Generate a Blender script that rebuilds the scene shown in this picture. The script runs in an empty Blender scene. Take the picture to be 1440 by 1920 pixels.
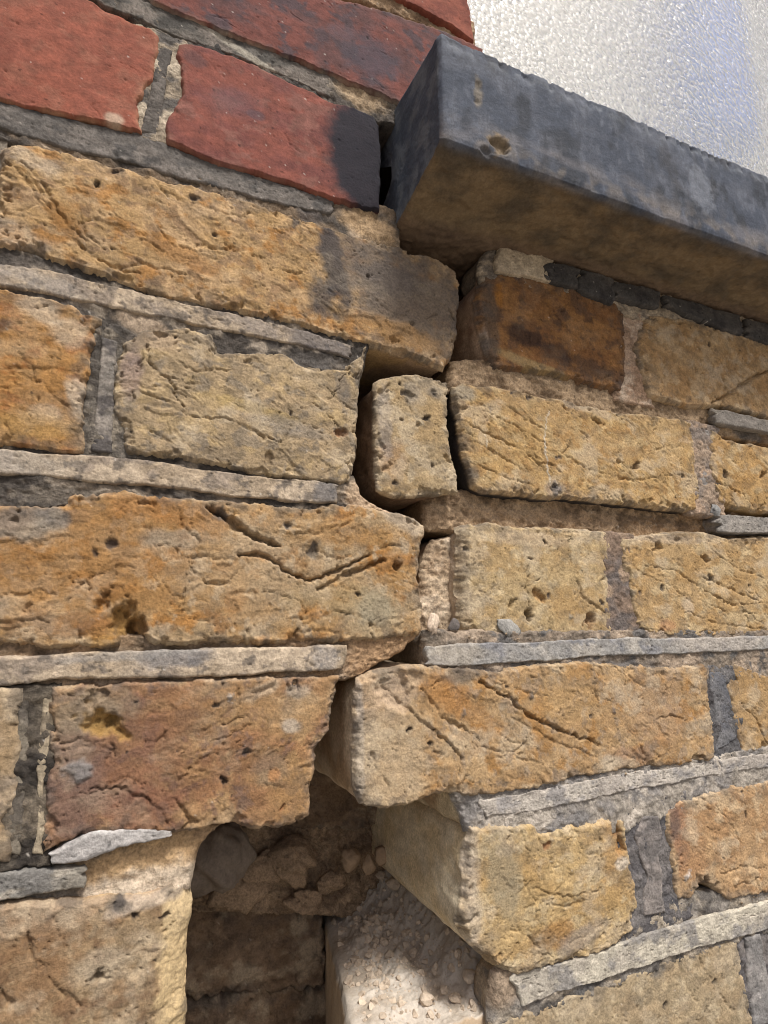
import bpy, math
import numpy as np

# ------------------------------------------------------------------ camera
MM = 0.001
F_PX, YAW, PITCH, ROLL = 1098.627, 0.414788557, 0.19610071, -0.015103446
CAM = np.array([86.4696, -255.8629, 10.39933])          # mm; wall face is y = 0
PW, PH = 1440.0, 1920.0
_Fw = np.array([math.sin(YAW) * math.cos(PITCH), math.cos(YAW) * math.cos(PITCH), math.sin(PITCH)])
_R0 = np.array([math.cos(YAW), -math.sin(YAW), 0.0])
_U0 = np.cross(_R0, _Fw)
_Rt = math.cos(ROLL) * _R0 + math.sin(ROLL) * _U0
_Up = np.cross(_Rt, _Fw)

sc = bpy.context.scene
col = sc.collection
cd = bpy.data.cameras.new("camera")
co = bpy.data.objects.new("camera", cd)
col.objects.link(co)
from mathutils import Matrix
m = Matrix.Identity(4)
for i in range(3):
    m[i][0] = _Rt[i]; m[i][1] = _Up[i]; m[i][2] = -_Fw[i]; m[i][3] = CAM[i] * MM
co.matrix_world = m
cd.sensor_fit = 'VERTICAL'
cd.sensor_height = 36.0
cd.lens = F_PX / PH * 36.0
cd.clip_start = 0.01
cd.clip_end = 500.0
sc.camera = co

# ------------------------------------------------------------------ world, sun, exposure
SUN_DIR = np.array([0.10, -0.50, 0.84])                  # towards the light
SUN_DIR = SUN_DIR / np.linalg.norm(SUN_DIR)
w = bpy.data.worlds.new("World")
sc.world = w
w.use_nodes = True
nt = w.node_tree
bg = nt.nodes["Background"]
sky = nt.nodes.new("ShaderNodeTexSky")
sky.sky_type = 'NISHITA'
sky.sun_disc = False
sky.sun_elevation = math.asin(SUN_DIR[2])
sky.sun_rotation = math.atan2(SUN_DIR[0], SUN_DIR[1])
sky.air_density = 0.75
sky.dust_density = 5.0
sky.ozone_density = 0.7
nt.links.new(sky.outputs[0], bg.inputs[0])
bg.inputs[1].default_value = 0.09
sl = bpy.data.lights.new("sun", 'SUN')
sl.energy = 3.0
sl.angle = math.radians(13)
sl.color = (1.0, 0.985, 0.96)
so = bpy.data.objects.new("sun", sl)
col.objects.link(so)
from mathutils import Vector
so.rotation_euler = Vector(-SUN_DIR).to_track_quat('-Z', 'Y').to_euler()
sc.view_settings.view_transform = 'Standard'
sc.view_settings.look = 'None'
sc.view_settings.gamma = 1.0
sc.view_settings.exposure = 0.5
sc.cycles.max_bounces = 8
sc.cycles.use_denoising = True
sc.cycles.filter_width = 1.0

# ------------------------------------------------------------------ helpers
def back(px, y=0.0):
    """photo points -> (u, z) in mm on the plane at depth y behind the wall face"""
    px = np.asarray(px, float).reshape(-1, 2)
    d = (px[:, 0:1] - PW / 2) * _Rt + (PH / 2 - px[:, 1:2]) * _Up + F_PX * _Fw
    t = (y - CAM[1]) / d[:, 1:2]
    P = CAM + t * d
    return P[:, [0, 2]]

def lin(*c):
    c = np.array(c, float) / 255.0
    g = c @ np.array([.3, .59, .11]); c = np.clip(g + (c - g) * 0.86, 0, 1)
    return np.where(c <= 0.04045, c / 12.92, ((c + 0.055) / 1.055) ** 2.4)

_rs = np.random.RandomState(7)
_perm = np.concatenate([_rs.permutation(512)] * 3)
_ga = _rs.rand(512) * 2 * np.pi
_gx, _gy = np.cos(_ga), np.sin(_ga)

def pn(x, y, seed=0):
    x = x + seed * 17.31; y = y + seed * 9.77
    xi = np.floor(x).astype(np.int64); yi = np.floor(y).astype(np.int64)
    xf = x - xi; yf = y - yi
    xi &= 511; yi &= 511
    s = (seed * 131) & 511
    u = xf * xf * xf * (xf * (xf * 6 - 15) + 10)
    v = yf * yf * yf * (yf * (yf * 6 - 15) + 10)
    def g(ix, iy, dx, dy):
        h = _perm[(_perm[(ix + s) & 511] + iy) & 511]
        return _gx[h] * dx + _gy[h] * dy
    n00 = g(xi, yi, xf, yf); n10 = g(xi + 1, yi, xf - 1, yf)
    n01 = g(xi, yi + 1, xf, yf - 1); n11 = g(xi + 1, yi + 1, xf - 1, yf - 1)
    a = n00 + u * (n10 - n00); b = n01 + u * (n11 - n01)
    return (a + v * (b - a)) * 1.5

def fbm(x, y, seed=0, o=4, gain=0.5):
    r = 0.0; a = 1.0
    for i in range(o):
        r = r + a * pn(x, y, seed + i * 3); x = x * 2.03; y = y * 2.03; a *= gain
    return r

def sst(a, b, x):
    t = np.clip((x - a) / (b - a), 0, 1)
    return t * t * (3 - 2 * t)

def resample(pts, n):
    pts = np.asarray(pts, float)
    d = np.r_[0, np.cumsum(np.hypot(*(pts[1:] - pts[:-1]).T))]
    t = np.linspace(0, d[-1], n)
    return np.c_[np.interp(t, d, pts[:, 0]), np.interp(t, d, pts[:, 1])]

def smooth_line(p, it):
    for _ in range(it):
        q = p.copy(); q[1:-1] = 0.25 * p[:-2] + 0.5 * p[1:-1] + 0.25 * p[2:]; p = q
    return p

def plen(p):
    p = np.asarray(p, float)
    return float(np.hypot(*(p[1:] - p[:-1]).T).sum())

def seg_dist(U, Z, line):
    """distance to a polyline, and signed side of the nearest segment, position along it 0..1"""
    best = np.full(U.shape, 1e9); side = np.zeros(U.shape); pos = np.zeros(U.shape)
    n = len(line) - 1
    for i in range(n):
        a, b = line[i], line[i + 1]
        ab = b - a; L2 = ab @ ab + 1e-9
        t = np.clip(((U - a[0]) * ab[0] + (Z - a[1]) * ab[1]) / L2, 0, 1)
        dx = U - a[0] - t * ab[0]; dz = Z - a[1] - t * ab[1]
        d = np.hypot(dx, dz)
        m_ = d < best
        best = np.where(m_, d, best)
        side = np.where(m_, np.sign(ab[0] * dz - ab[1] * dx), side)
        pos = np.where(m_, (i + t) / n, pos)
    return best, side, pos

def link_mesh(name, V, quads, colr, mat, parent=None, ngon=None, smooth=True, tris=None):
    V = np.asarray(V, float)
    c = (V.min(0) + V.max(0)) / 2
    me = bpy.data.meshes.new(name)
    quads = np.asarray(quads, np.int32).reshape(-1, 4)
    loops = [quads.ravel()]; sizes = [np.full(len(quads), 4, np.int32)]
    if tris is not None and len(tris):
        loops.append(np.asarray(tris, np.int32).ravel()); sizes.append(np.full(len(tris), 3, np.int32))
    if ngon is not None:
        loops.append(np.asarray(ngon, np.int32)); sizes.append(np.array([len(ngon)], np.int32))
    lp = np.concatenate(loops).astype(np.int32); sz = np.concatenate(sizes)
    me.vertices.add(len(V)); me.vertices.foreach_set('co', ((V - c) * MM).astype(np.float32).ravel())
    me.loops.add(len(lp)); me.loops.foreach_set('vertex_index', lp)
    me.polygons.add(len(sz))
    st = np.r_[0, np.cumsum(sz)[:-1]].astype(np.int32)
    me.polygons.foreach_set('loop_start', st)
    me.polygons.foreach_set('use_smooth', np.full(len(sz), smooth))
    me.update(calc_edges=True)
    if colr is not None:
        a = me.attributes.new('Col', 'FLOAT_COLOR', 'POINT')
        a.data.foreach_set('color', np.c_[np.clip(colr, 0, 1), np.ones(len(V))].astype(np.float32).ravel())
    me.materials.append(mat)
    o = bpy.data.objects.new(name, me)
    col.objects.link(o)
    o.location = c * MM
    if parent is not None:
        o.parent = parent
    return o

def tag(o, label=None, cat=None, group=None, kind=None):
    if label: o['label'] = label
    if cat: o['category'] = cat
    if group: o['group'] = group
    if kind: o['kind'] = kind
    return o

def empty(name, loc=(0, 0, 0)):
    o = bpy.data.objects.new(name, None)
    o.empty_display_size = 0.05
    col.objects.link(o)
    o.location = loc
    return o

# ------------------------------------------------------------------ materials
def material(name, rough=0.95, grain=1.0, bump=0.25, scale=1.0, spec=0.25, use_col=True, base=(0.5, 0.5, 0.5)):
    mt = bpy.data.materials.new(name)
    mt.use_nodes = True
    n = mt.node_tree.nodes; l = mt.node_tree.links
    b = n["Principled BSDF"]
    b.inputs["Roughness"].default_value = rough
    b.inputs["Specular IOR Level"].default_value = spec
    tc = n.new("ShaderNodeTexCoord")
    n1 = n.new("ShaderNodeTexNoise"); n1.inputs["Scale"].default_value = 900 * scale
    n1.inputs["Detail"].default_value = 5; n1.inputs["Roughness"].default_value = 0.65
    n2 = n.new("ShaderNodeTexNoise"); n2.inputs["Scale"].default_value = 260 * scale
    n2.inputs["Detail"].default_value = 6; n2.inputs["Roughness"].default_value = 0.6
    l.new(tc.outputs["Object"], n1.inputs["Vector"]); l.new(tc.outputs["Object"], n2.inputs["Vector"])
    r1 = n.new("ShaderNodeMapRange"); r1.inputs["From Min"].default_value = 0.3; r1.inputs["From Max"].default_value = 0.7
    r1.inputs["To Min"].default_value = 1 - 0.28 * grain; r1.inputs["To Max"].default_value = 1 + 0.22 * grain
    l.new(n1.outputs["Fac"], r1.inputs["Value"])
    r2 = n.new("ShaderNodeMapRange"); r2.inputs["From Min"].default_value = 0.3; r2.inputs["From Max"].default_value = 0.7
    r2.inputs["To Min"].default_value = 1 - 0.14 * grain; r2.inputs["To Max"].default_value = 1 + 0.12 * grain
    l.new(n2.outputs["Fac"], r2.inputs["Value"])
    mul = n.new("ShaderNodeMath"); mul.operation = 'MULTIPLY'
    l.new(r1.outputs[0], mul.inputs[0]); l.new(r2.outputs[0], mul.inputs[1])
    vm = n.new("ShaderNodeVectorMath"); vm.operation = 'SCALE'
    if use_col:
        at_ = n.new("ShaderNodeAttribute"); at_.attribute_name = "Col"
        l.new(at_.outputs["Color"], vm.inputs[0])
    else:
        vm.inputs[0].default_value = base
    l.new(mul.outputs[0], vm.inputs["Scale"])
    l.new(vm.outputs[0], b.inputs["Base Color"])
    bp = n.new("ShaderNodeBump"); bp.inputs["Strength"].default_value = bump; bp.inputs["Distance"].default_value = 0.0009
    l.new(n1.outputs["Fac"], bp.inputs["Height"])
    l.new(bp.outputs[0], b.inputs["Normal"])
    return mt

M_STOCK = material("stock_brick", 0.95, 1.1, 0.6)
M_RED = material("red_brick", 0.88, 0.7, 0.4, spec=0.25)
M_MORTAR = material("mortar", 0.95, 1.2, 0.6)
M_GRIT = material("gritty_mortar", 0.95, 1.5, 0.9)
M_STONE = material("sill_stone", 0.85, 0.9, 0.35, spec=0.3)
M_DUST = material("mortar_dust", 1.0, 0.5, 0.4, spec=0.05)

# ------------------------------------------------------------------ relief and colour recipes
def relief_stock(U, Z, sd, ang=0.0, crease=1.0, fine=1.0, lines=1.0, big=1.0):
    ca, sa = math.cos(ang), math.sin(ang)
    x = U * ca + Z * sa; z = -U * sa + Z * ca
    j1 = fbm(x / 26, z / 26, sd + 1, 6, 0.6); j2 = fbm(x / 26, z / 26, sd + 2, 6, 0.6)
    wx = x + 4.0 * j1; wz = z + 3.2 * j2
    h = big * (0.55 * fbm(x / 48, z / 48, sd + 3, 3) + 0.15 * j1)
    # flaked steps with ragged outlines, only in some places
    n1 = fbm(wx / 46, wz / 17, sd + 5, 3, 0.5)
    for i, t in enumerate((-0.4, -0.1, 0.2, 0.5)):
        mk = sst(0.1, 0.45, pn(x / 24 + 11 * i, z / 17, sd + 60 + i))
        h = h + crease * 0.5 * mk * (sst(-0.015, 0.02, n1 - t) - 0.5 * sst(0.02, 0.3, n1 - t))
    # hairline tears along the clay's grain, straight and broken, and a few across it
    m2 = sst(0.08, 0.4, pn(x / 17 + 7, z / 11, sd + 8))
    n2 = pn(wx / 26, wz / 4.6, sd + 9) + 0.05 * j2
    h = h - lines * .5 * m2 * np.clip(1 - np.abs(n2) / 0.085, 0, 1)
    m3 = sst(0.22, 0.5, pn(x / 13 + 3, z / 16, sd + 11))
    n3 = pn(wx / 9, wz / 9, sd + 12) + 0.1 * j1
    h = h - lines * .35 * m3 * np.clip(1 - np.abs(n3) / 0.06, 0, 1)
    # sandy, torn skin: smooth in places, coarse in others
    rm = 0.3 + 1.1 * sst(-0.05, 0.5, pn(x / 18, z / 13 + 5, sd + 17))
    h = h + fine * (rm * 0.15 * fbm(x / 2.9, z / 2.3, sd + 14, 3, 0.7) + 0.10 * pn(x / 1.05, z / 1.05, sd + 15))
    po = pn(x / 1.5, z / 1.3, sd + 16) + 0.4 * pn(x / 7, z / 7, sd + 19)
    h = h - fine * 1.0 * sst(0.7, 0.95, po)
    return h

def relief_red(U, Z, sd, **k):
    h = 0.5 * fbm(U / 35, Z / 35, sd, 3) + 0.05 * pn(U / 1.4, Z / 1.4, sd + 4) + 0.06 * pn(U / 3.3, Z / 3.3, sd + 5)
    po = pn(U / 2.2, Z / 2.2, sd + 6)
    h = h - 0.5 * sst(0.68, 0.85, po)
    n2 = pn((U + 4 * pn(U / 15, Z / 15, sd + 8)) / 26, Z / 10, sd + 7)
    h = h - 0.45 * np.clip(1 - np.abs(n2) / 0.02, 0, 1) * sst(0.05, 0.4, pn(U / 24, Z / 14, sd + 9))
    return h

def relief_ribbon(U, Z, sd, **k):
    h = 0.5 * fbm(U / 18, Z / 18, sd, 3) + 0.15 * fbm(U / 2.4, Z / 2.4, sd + 4, 3, .65)
    h = h - 0.6 * sst(0.5, 0.8, pn(U / 2.1, Z / 1.4, sd + 6) + .3 * pn(U / 9, Z / 9, sd + 7))
    return h

def relief_grit(U, Z, sd, amp=1.0, **k):
    h = 0.9 * fbm(U / 9, Z / 9, sd, 3) + 0.55 * pn(U / 2.6, Z / 2.6, sd + 4) + 0.4 * pn(U / 1.3, Z / 1.3, sd + 5)
    return h * amp

def relief_stone(U, Z, sd, **k):
    return 0.35 * fbm(U / 20, Z / 20, sd, 3) + 0.09 * pn(U / 1.6, Z / 1.6, sd + 4) - 0.35 * sst(0.6, 0.85, pn(U / 1.9, Z / 1.9, sd + 5))

RELIEF = dict(stock=relief_stock, red=relief_red, ribbon=relief_ribbon, grit=relief_grit, stone=relief_stone)

def colour(U, Z, h, d, sd, pal, edge=None, blobs=(), y0=0.0, streak=0.0):
    """pal = list of linear colours: base, second, third; patches by noise"""
    c = np.ones(U.shape + (3,)) * pal[0]
    w1 = sst(-0.35, 0.5, fbm(U / 30, Z / 18, sd + 40, 4, 0.55))[..., None]
    c = c * (1 - w1) + pal[1] * w1
    if len(pal) > 2:
        w2 = sst(0.05, 0.6, fbm(U / 17 + 5, Z / 13, sd + 44, 4, 0.6))[..., None]
        c = c * (1 - w2) + pal[2] * w2
    if len(pal) > 3:
        w3 = sst(0.25, 0.55, fbm(U / 9, Z / 9 + 4, sd + 48, 4, 0.6))[..., None] * 0.8
        c = c * (1 - w3) + pal[3] * w3
    c = c * (1 + 0.24 * fbm(U / 7, Z / 5, sd + 52, 5, .65))[..., None]
    # small dark cinders and pale lime specks
    s1 = sst(0.72, 0.85, pn(U / 2.7, Z / 2.7, sd + 55))[..., None]
    c = c * (1 - 0.65 * s1)
    s2 = sst(0.78, 0.9, pn(U / 2.0 + 9, Z / 2.0, sd + 56))[..., None] * 0.5
    c = c * (1 - s2) + lin(215, 205, 190) * s2
    if edge is not None:
        we = (np.exp(-d / edge[1]) * np.clip(0.75 + 0.9 * fbm(U / 7, Z / 7, sd + 58, 3), 0, 1))[..., None] * edge[2]
        c = c * (1 - we) + edge[0] * we
    for b in blobs:
        (bx, by), ru, rz, rot, rgb, st = b[:6]
        soft = b[6] if len(b) > 6 else 0.35
        q = back([(bx, by)], y0)[0]
        du, dz = U - q[0], Z - q[1]
        cr, sr = math.cos(rot), math.sin(rot)
        e = np.hypot((du * cr + dz * sr) / ru, (-du * sr + dz * cr) / rz)
        e = e + (b[7] if len(b) > 7 else 0.28) * fbm(U / 9, Z / 9, sd + 61, 4, 0.6)
        wb = sst(1 + soft, 1 - soft, e)[..., None] * st
        c = c * (1 - wb) + np.asarray(rgb) * wb
    return np.clip(c, 0.004, 1)

_count = [0]
def block(name, top, right, bottom, left, parent, mat, style='stock', y=0.0, T=100.0, res=0.62, pal=None, edge=None,
          blobs=(), cracks=(), pits=(), bevel=(2.2, 1.0), wob=0.75, side=False, side_col=None, side_amp=0.6,
          sm=6, crumble=0.9, slope=None, rk=None, seed=None, bev_side=None, npits=0, taper=0.0, grow=0.9, side_pal=None):
    """a brick, joint or stone: front face traced by four border lines (photo points carried to depth y), real thickness T"""
    _count[0] += 1
    sd = (seed if seed is not None else _count[0] * 7) + 3
    rk = rk or {}
    top = [tuple(p) for p in top]; bottom = [tuple(p) for p in bottom]
    L = [top[0]] + [tuple(p) for p in left] + [bottom[0]]
    Rr = [top[-1]] + [tuple(p) for p in right] + [bottom[-1]]
    T_, B_, L_, R_ = back(top, y), back(bottom, y), back(L, y), back(Rr, y)
    nu = max(8, int(math.ceil(max(plen(T_), plen(B_)) / res))); nv = max(6, int(math.ceil(max(plen(L_), plen(R_)) / res)))
    k = max(1, int(sm * (0.5 / res) ** 2 + 0.5))
    def prep(p, n, s):
        p = smooth_line(resample(p, n + 1), k) + np.array({21: (0, 1), 23: (0, -1), 25: (-1, 0), 27: (1, 0)}[s]) * grow
        tt = np.r_[0, np.cumsum(np.hypot(*(p[1:] - p[:-1]).T))]
        nrm = np.gradient(p, axis=0); nrm = np.c_[-nrm[:, 1], nrm[:, 0]] / (np.hypot(*nrm.T)[:, None] + 1e-9)
        f = wob * fbm(tt / 9, tt * 0 + s, sd + s, 5, .62) + (.7 * fbm(tt / 28, tt * 0 + s, sd + s + 5, 2) if style == 'ribbon' else 0)
        f *= np.clip(np.minimum(tt, tt[-1] - tt) / 3, 0, 1)
        return p + nrm * f[:, None]
    T_, B_, L_, R_ = prep(T_, nu, 21), prep(B_, nu, 23), prep(L_, nv, 25), prep(R_, nv, 27)
    s = np.linspace(0, 1, nu + 1)[None, :, None]; t = np.linspace(0, 1, nv + 1)[:, None, None]
    P = (1 - t) * T_[None] + t * B_[None] + (1 - s) * L_[:, None] + s * R_[:, None] \
        - ((1 - s) * (1 - t) * T_[0] + s * (1 - t) * T_[-1] + (1 - s) * t * B_[0] + s * t * B_[-1])
    U, Z = P[..., 0], P[..., 1]
    # distance to the border (param space lengths are good enough away from the border, exact near it)
    bd = np.concatenate([T_[::2], R_[::2], B_[::2], L_[::2]])
    d = np.full(U.shape, 1e9)
    for q0 in range(0, len(bd), 40):
        q = bd[q0:q0 + 40]
        d = np.minimum(d, np.sqrt(((U[..., None] - q[:, 0]) ** 2 + (Z[..., None] - q[:, 1]) ** 2).min(-1)))
    d[0, :] = 0; d[-1, :] = 0; d[:, 0] = 0; d[:, -1] = 0
    h = RELIEF[style](U, Z, sd, **{k_: v_ for k_, v_ in rk.items() if k_ not in ('hair', 'dust')})
    # rounded, worn arris
    rr = bevel[0] * (.6 if style == 'stock' else 1) * np.clip(1 + bevel[1] * 0.8 * fbm(U / 13, Z / 13, sd + 30, 3), 0.25, 2.6)
    x = np.clip(1 - d / rr, 0, 1)
    h = h - rr * 0.85 * (1 - np.sqrt(np.clip(1 - x * x, 0, 1)))
    h = h + crumble * np.exp(-d / 3.0) * (fbm(U / 4, Z / 4, sd + 33, 4, .6) - 0.3)
    if style == 'stock':                           # chips broken off the arris
        ch = sst(0.12, 0.3, fbm(U / 11, Z / 11, sd + 80, 4, .55) - d / 9.0)
        h = h - crumble * 1.6 * ch * (1 + .4 * pn(U / 2.5, Z / 2.5, sd + 84))
    if bev_side:                                   # a long broken slope along one border
        which, bw, bdp = bev_side
        ln = dict(top=T_, right=R_, bottom=B_, left=L_)[which]
        ds, _, _ = seg_dist(U, Z, ln[::8])
        ds = ds + 0.12 * bw * fbm(U / 8, Z / 8, sd + 35, 3)
        h = h - bdp * np.clip(1 - ds / bw, 0, 1.2) ** 1.2
    extra = []
    clist = [(back(c_[0], y),) + tuple(c_[1:]) for c_ in cracks]
    lo, hi = P.reshape(-1, 2).min(0), P.reshape(-1, 2).max(0)
    if style == 'stock':                           # hairline cracks wandering along the clay's grain
        rh = np.random.RandomState(sd + 900)
        for _ in range(int((hi - lo).prod() / 420.0 * rk.get('hair', .5 + .8 * rh.rand()))):
            p = lo + (hi - lo) * rh.rand(2)
            a_ = rk.get('ang', 0.0) + rh.randn() * .35 + (1.3 if rh.rand() < .22 else 0)
            pts = [p]
            for _i in range(rh.randint(3, 9)):
                a_ += rh.randn() * .38
                p = p + np.array([math.cos(a_), math.sin(a_)]) * (1.5 + 2.5 * rh.rand())
                pts.append(p)
            clist.append((np.array(pts), .42 + .25 * rh.rand(), .5 + .9 * rh.rand(), .35 * rh.rand() if rh.rand() < .4 else 0.0))
    for q, cw, cdp, *rest in clist:
        lip = rest[0] * .55 if rest else 0.0
        cw = cw * .72 if cw > .8 else cw
        q = resample(q, max(len(q), int(plen(q) / 3) + 2))
        mrg = 12 if abs(lip) > .5 else 4
        box = (U > q[:, 0].min() - mrg) & (U < q[:, 0].max() + mrg) & (Z > q[:, 1].min() - mrg) & (Z < q[:, 1].max() + mrg)
        if not box.any():
            continue
        u_, z_ = U[box], Z[box]
        uu = u_ + 1.0 * fbm(u_ / 4.5, z_ / 4.5, sd + 36, 4, .6); zz = z_ + 1.0 * fbm(u_ / 4.5, z_ / 4.5, sd + 37, 4, .6)
        ds, sg, ps = seg_dist(uu, zz, q)
        ww = cw * (0.25 + 0.75 * np.sin(np.clip(ps, 0.03, 0.97) * np.pi) ** 0.6) * (1 + 0.75 * fbm(u_ / 7, z_ / 7, sd + 38, 3))
        dh = -cdp * (1 - (.75 if cdp < 3 else .25) * sst(-.05, .45, fbm(u_ / 8, z_ / 8, sd + 95, 3))) * np.clip(1 - ds / np.maximum(ww, 0.2), 0, 1) ** 0.8
        if lip:
            dh = dh + lip * np.exp(-ds / 5.0) * (sg > 0) * np.sin(np.clip(ps, 0, 1) * np.pi)
        h[box] += dh
        if len(rest) > 1:
            extra.append((box, np.clip(1.2 - ds / cw, 0, 1), rest[1]))
    rg = np.random.RandomState(sd)
    pl = [tuple(q) + (None,) * (5 - len(q)) for q in pits]
    plist = []
    for (bx, by), r, dp, cc, _ in [(q[0], q[1], q[2], q[3], 0) for q in pl]:
        plist.append((back([(bx, by)], y)[0], r, dp, cc))
    for _ in range(int(npits * .6)):
        r = 0.4 + 1.1 * rg.rand() ** 3
        plist.append((lo + (hi - lo) * rg.rand(2), r, r * (0.6 + rg.rand()), lin(48, 44, 44) if rg.rand() < 0.45 else None))
    for q, r, dp, cc in plist:
        box = (np.abs(U - q[0]) < 3 * r) & (np.abs(Z - q[1]) < 3 * r)
        if not box.any():
            continue
        u_, z_ = U[box], Z[box]
        ax = rg.rand() * 3.14; el = 1 + 0.7 * rg.rand()
        pu = (u_ - q[0]) * math.cos(ax) + (z_ - q[1]) * math.sin(ax); pz = -(u_ - q[0]) * math.sin(ax) + (z_ - q[1]) * math.cos(ax)
        e = np.hypot(pu / el, pz * el ** .5) / r + 0.65 * fbm(u_ / (r * 1.5), z_ / (r * 1.5), sd + 39, 3, .6)
        h[box] -= dp * sst(1.1, 0.35, e)
        if cc is not None:
            extra.append((box, sst(1.3, 0.5, e) * 0.8, cc))
    pal = pal if pal is not None else [np.array([.35, .25, .13])] * 2
    C = colour(U, Z, h, d, sd, pal, edge, blobs, y)
    for box, wgt, cc in extra:
        wgt = wgt[:, None]
        C[box] = C[box] * (1 - wgt) + np.asarray(cc) * wgt
    if style == 'stock':
        du_ = sst(.1, .75, fbm(U / 26, Z / 20, sd + 100, 5, .6))[..., None] * .5 * rk.get('dust', 1.0)
        C = C * (1 - du_) + lin(200, 182, 152) * du_
        st_ = (sst(.15, .6, fbm(U / 13, Z / 10, sd + 106, 5, .62) + .25 * np.exp(-d / 5)) * (.25 + .75 * np.exp(-d / 7)))[..., None] * .6
        C = C * (1 - st_) + lin(86, 80, 76) * st_
        C = C * 0.80 * np.array([1.0, .972, .94])
    Y = y - h
    if slope is not None:                          # tilt of the face: mm of depth per mm along u and z from its middle
        um, zm = U.mean(), Z.mean()
        Y = Y + slope[0] * (U - um) + slope[1] * (Z - zm)
    V = np.stack([U, Y, Z], -1).reshape(-1, 3)
    C = C.reshape(-1, 3)
    idx = np.arange((nv + 1) * (nu + 1)).reshape(nv + 1, nu + 1)
    Q = np.stack([idx[:-1, :-1], idx[1:, :-1], idx[1:, 1:], idx[:-1, 1:]], -1).reshape(-1, 4)
    # sides
    loop = np.concatenate([idx[0, :-1], idx[:-1, -1], idx[-1, :0:-1], idx[:0:-1, 0]])
    base = V[loop]; nl = len(loop)
    tg = np.roll(base, -3, 0) - np.roll(base, 3, 0)
    on = np.c_[-tg[:, 2], tg[:, 0]]; on = on / (np.hypot(on[:, 0], on[:, 1])[:, None] + 1e-9)
    for _ in range(10):
        on = 0.25 * np.roll(on, 1, 0) + 0.5 * on + 0.25 * np.roll(on, -1, 0)
    arc = np.r_[0, np.cumsum(np.hypot(*(base[1:, [0, 2]] - base[:-1, [0, 2]]).T))]
    if side:
        dl = [0.5, 1.0, 1.6, 2.3]
        while dl[-1] < T: dl.append(dl[-1] + min(5.0, 0.8 + 0.09 * dl[-1]))
    else:
        dl = [0.8, 2.0, 4.0, 8.0, 16.0, T]
    bs = base.copy()
    for _ in range(160):
        bs = 0.25 * np.roll(bs, 1, 0) + 0.5 * bs + 0.25 * np.roll(bs, -1, 0)
    rings = []; cols = []
    yb = y + 1.0
    cen = base[:, [0, 2]].mean(0)
    for dd in dl:
        f = side_amp * (fbm(arc / 14, np.full(nl, dd / 14), sd + 70, 3) + 0.25 * pn(arc / 4.0, np.full(nl, dd / 4.0), sd + 71)) * min(1, dd / 2)
        f = f + 0.9 * min(1, dd / 1.5) * bevel[0] * 0.35
        if side: f = f + side_amp * .12 * pn(arc / 1.6, np.full(nl, dd / 1.6), sd + 72) * (dd < 60)
        yy = base[:, 1] * max(0, 1 - dd / 12) + yb * min(1, dd / 12) + dd
        kb = float(sst(0.5, 7.0, dd)); xz = base[:, [0, 2]] * (1 - kb) + bs[:, [0, 2]] * kb + on * f[:, None]
        xz = cen + (xz - cen) * (1 - taper * dd / T)
        rings.append(np.c_[xz[:, 0], yy, xz[:, 1]])
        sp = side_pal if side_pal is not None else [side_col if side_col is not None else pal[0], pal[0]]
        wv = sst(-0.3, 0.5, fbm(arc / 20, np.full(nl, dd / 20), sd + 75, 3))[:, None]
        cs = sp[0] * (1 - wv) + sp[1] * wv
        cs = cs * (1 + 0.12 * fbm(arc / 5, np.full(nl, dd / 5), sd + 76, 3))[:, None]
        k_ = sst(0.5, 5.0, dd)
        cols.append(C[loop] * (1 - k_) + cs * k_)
    off = len(V); prev = loop
    for i in range(len(dl)):
        cur = off + np.arange(nl)
        Q = np.concatenate([Q, np.stack([prev, np.roll(prev, -1), np.roll(cur, -1), cur], -1)])
        prev = cur; off += nl
    V = np.concatenate([V] + rings); C = np.concatenate([C] + cols)
    return link_mesh(name, V, Q, C, mat, parent, ngon=prev)

# ------------------------------------------------------------------ colours
OCHRE = lin(182, 142, 88); TAN = lin(176, 146, 104); BEIGE = lin(190, 166, 130); ORANGE = lin(176, 120, 58)
RUST = lin(140, 86, 48); GREYB = lin(132, 120, 104); PALE = lin(205, 186, 158); DARK = lin(62, 56, 54)
SOOT = lin(52, 52, 60); REDB = lin(140, 74, 54); REDD = lin(118, 58, 42); DUST = lin(202, 176, 148); DUSTB = lin(170, 138, 104)
RIB = lin(178, 164, 146); RIBG = lin(142, 136, 130); MDARK = lin(92, 86, 80); MGREY = lin(120, 114, 108); MBROWN = lin(150, 120, 88)

wall = empty("brick_wall")
tag(wall, "cracked yellow stock brick wall with red brick courses above and a deep stepped hole", "wall", kind="thing")
EDGE = (lin(200, 182, 154), 1.8, 0.5)

def brick(top, right, bottom, left, label=None, mat=None, **k):
    k.setdefault('npits', 10)
    k.setdefault('edge', EDGE)
    o = block("brick", top, right, bottom, left, wall, mat or M_STOCK, **k)
    if label: o['label'] = label
    return o

# ================================================================== left of the crack
# two red courses
brick([(480, -260), (790, -160), (868, -135)], [(876, 0)], [(480, -118), (740, -10), (790, 16), (845, 46), (888, 78)], [], "red brick at the window reveal",
      M_RED, style='red', pal=[REDB, REDD], bevel=(1.6, .8), crumble=.3, npits=3, edge=None)
brick([(180, -120), (400, -70), (600, -10), (730, 22), (845, 62), (905, 90)], [(905, 150)],
      [(290, 2), (350, 28), (450, 68), (550, 106), (625, 138), (690, 165), (760, 196), (905, 262)], [(240, -60)],
      "purplish red brick running behind the stone sill", M_RED, style='red',
      pal=[lin(112, 60, 50), lin(92, 58, 54), lin(78, 58, 60)], bevel=(1.8, .8), crumble=.4, npits=6, edge=(PALE, 1.0, .35),
      blobs=[((700, 110), 16, 14, .4, lin(70, 62, 70), .8, .5), ((640, 60), 9, 5, .3, lin(96, 74, 78), .5)])
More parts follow.
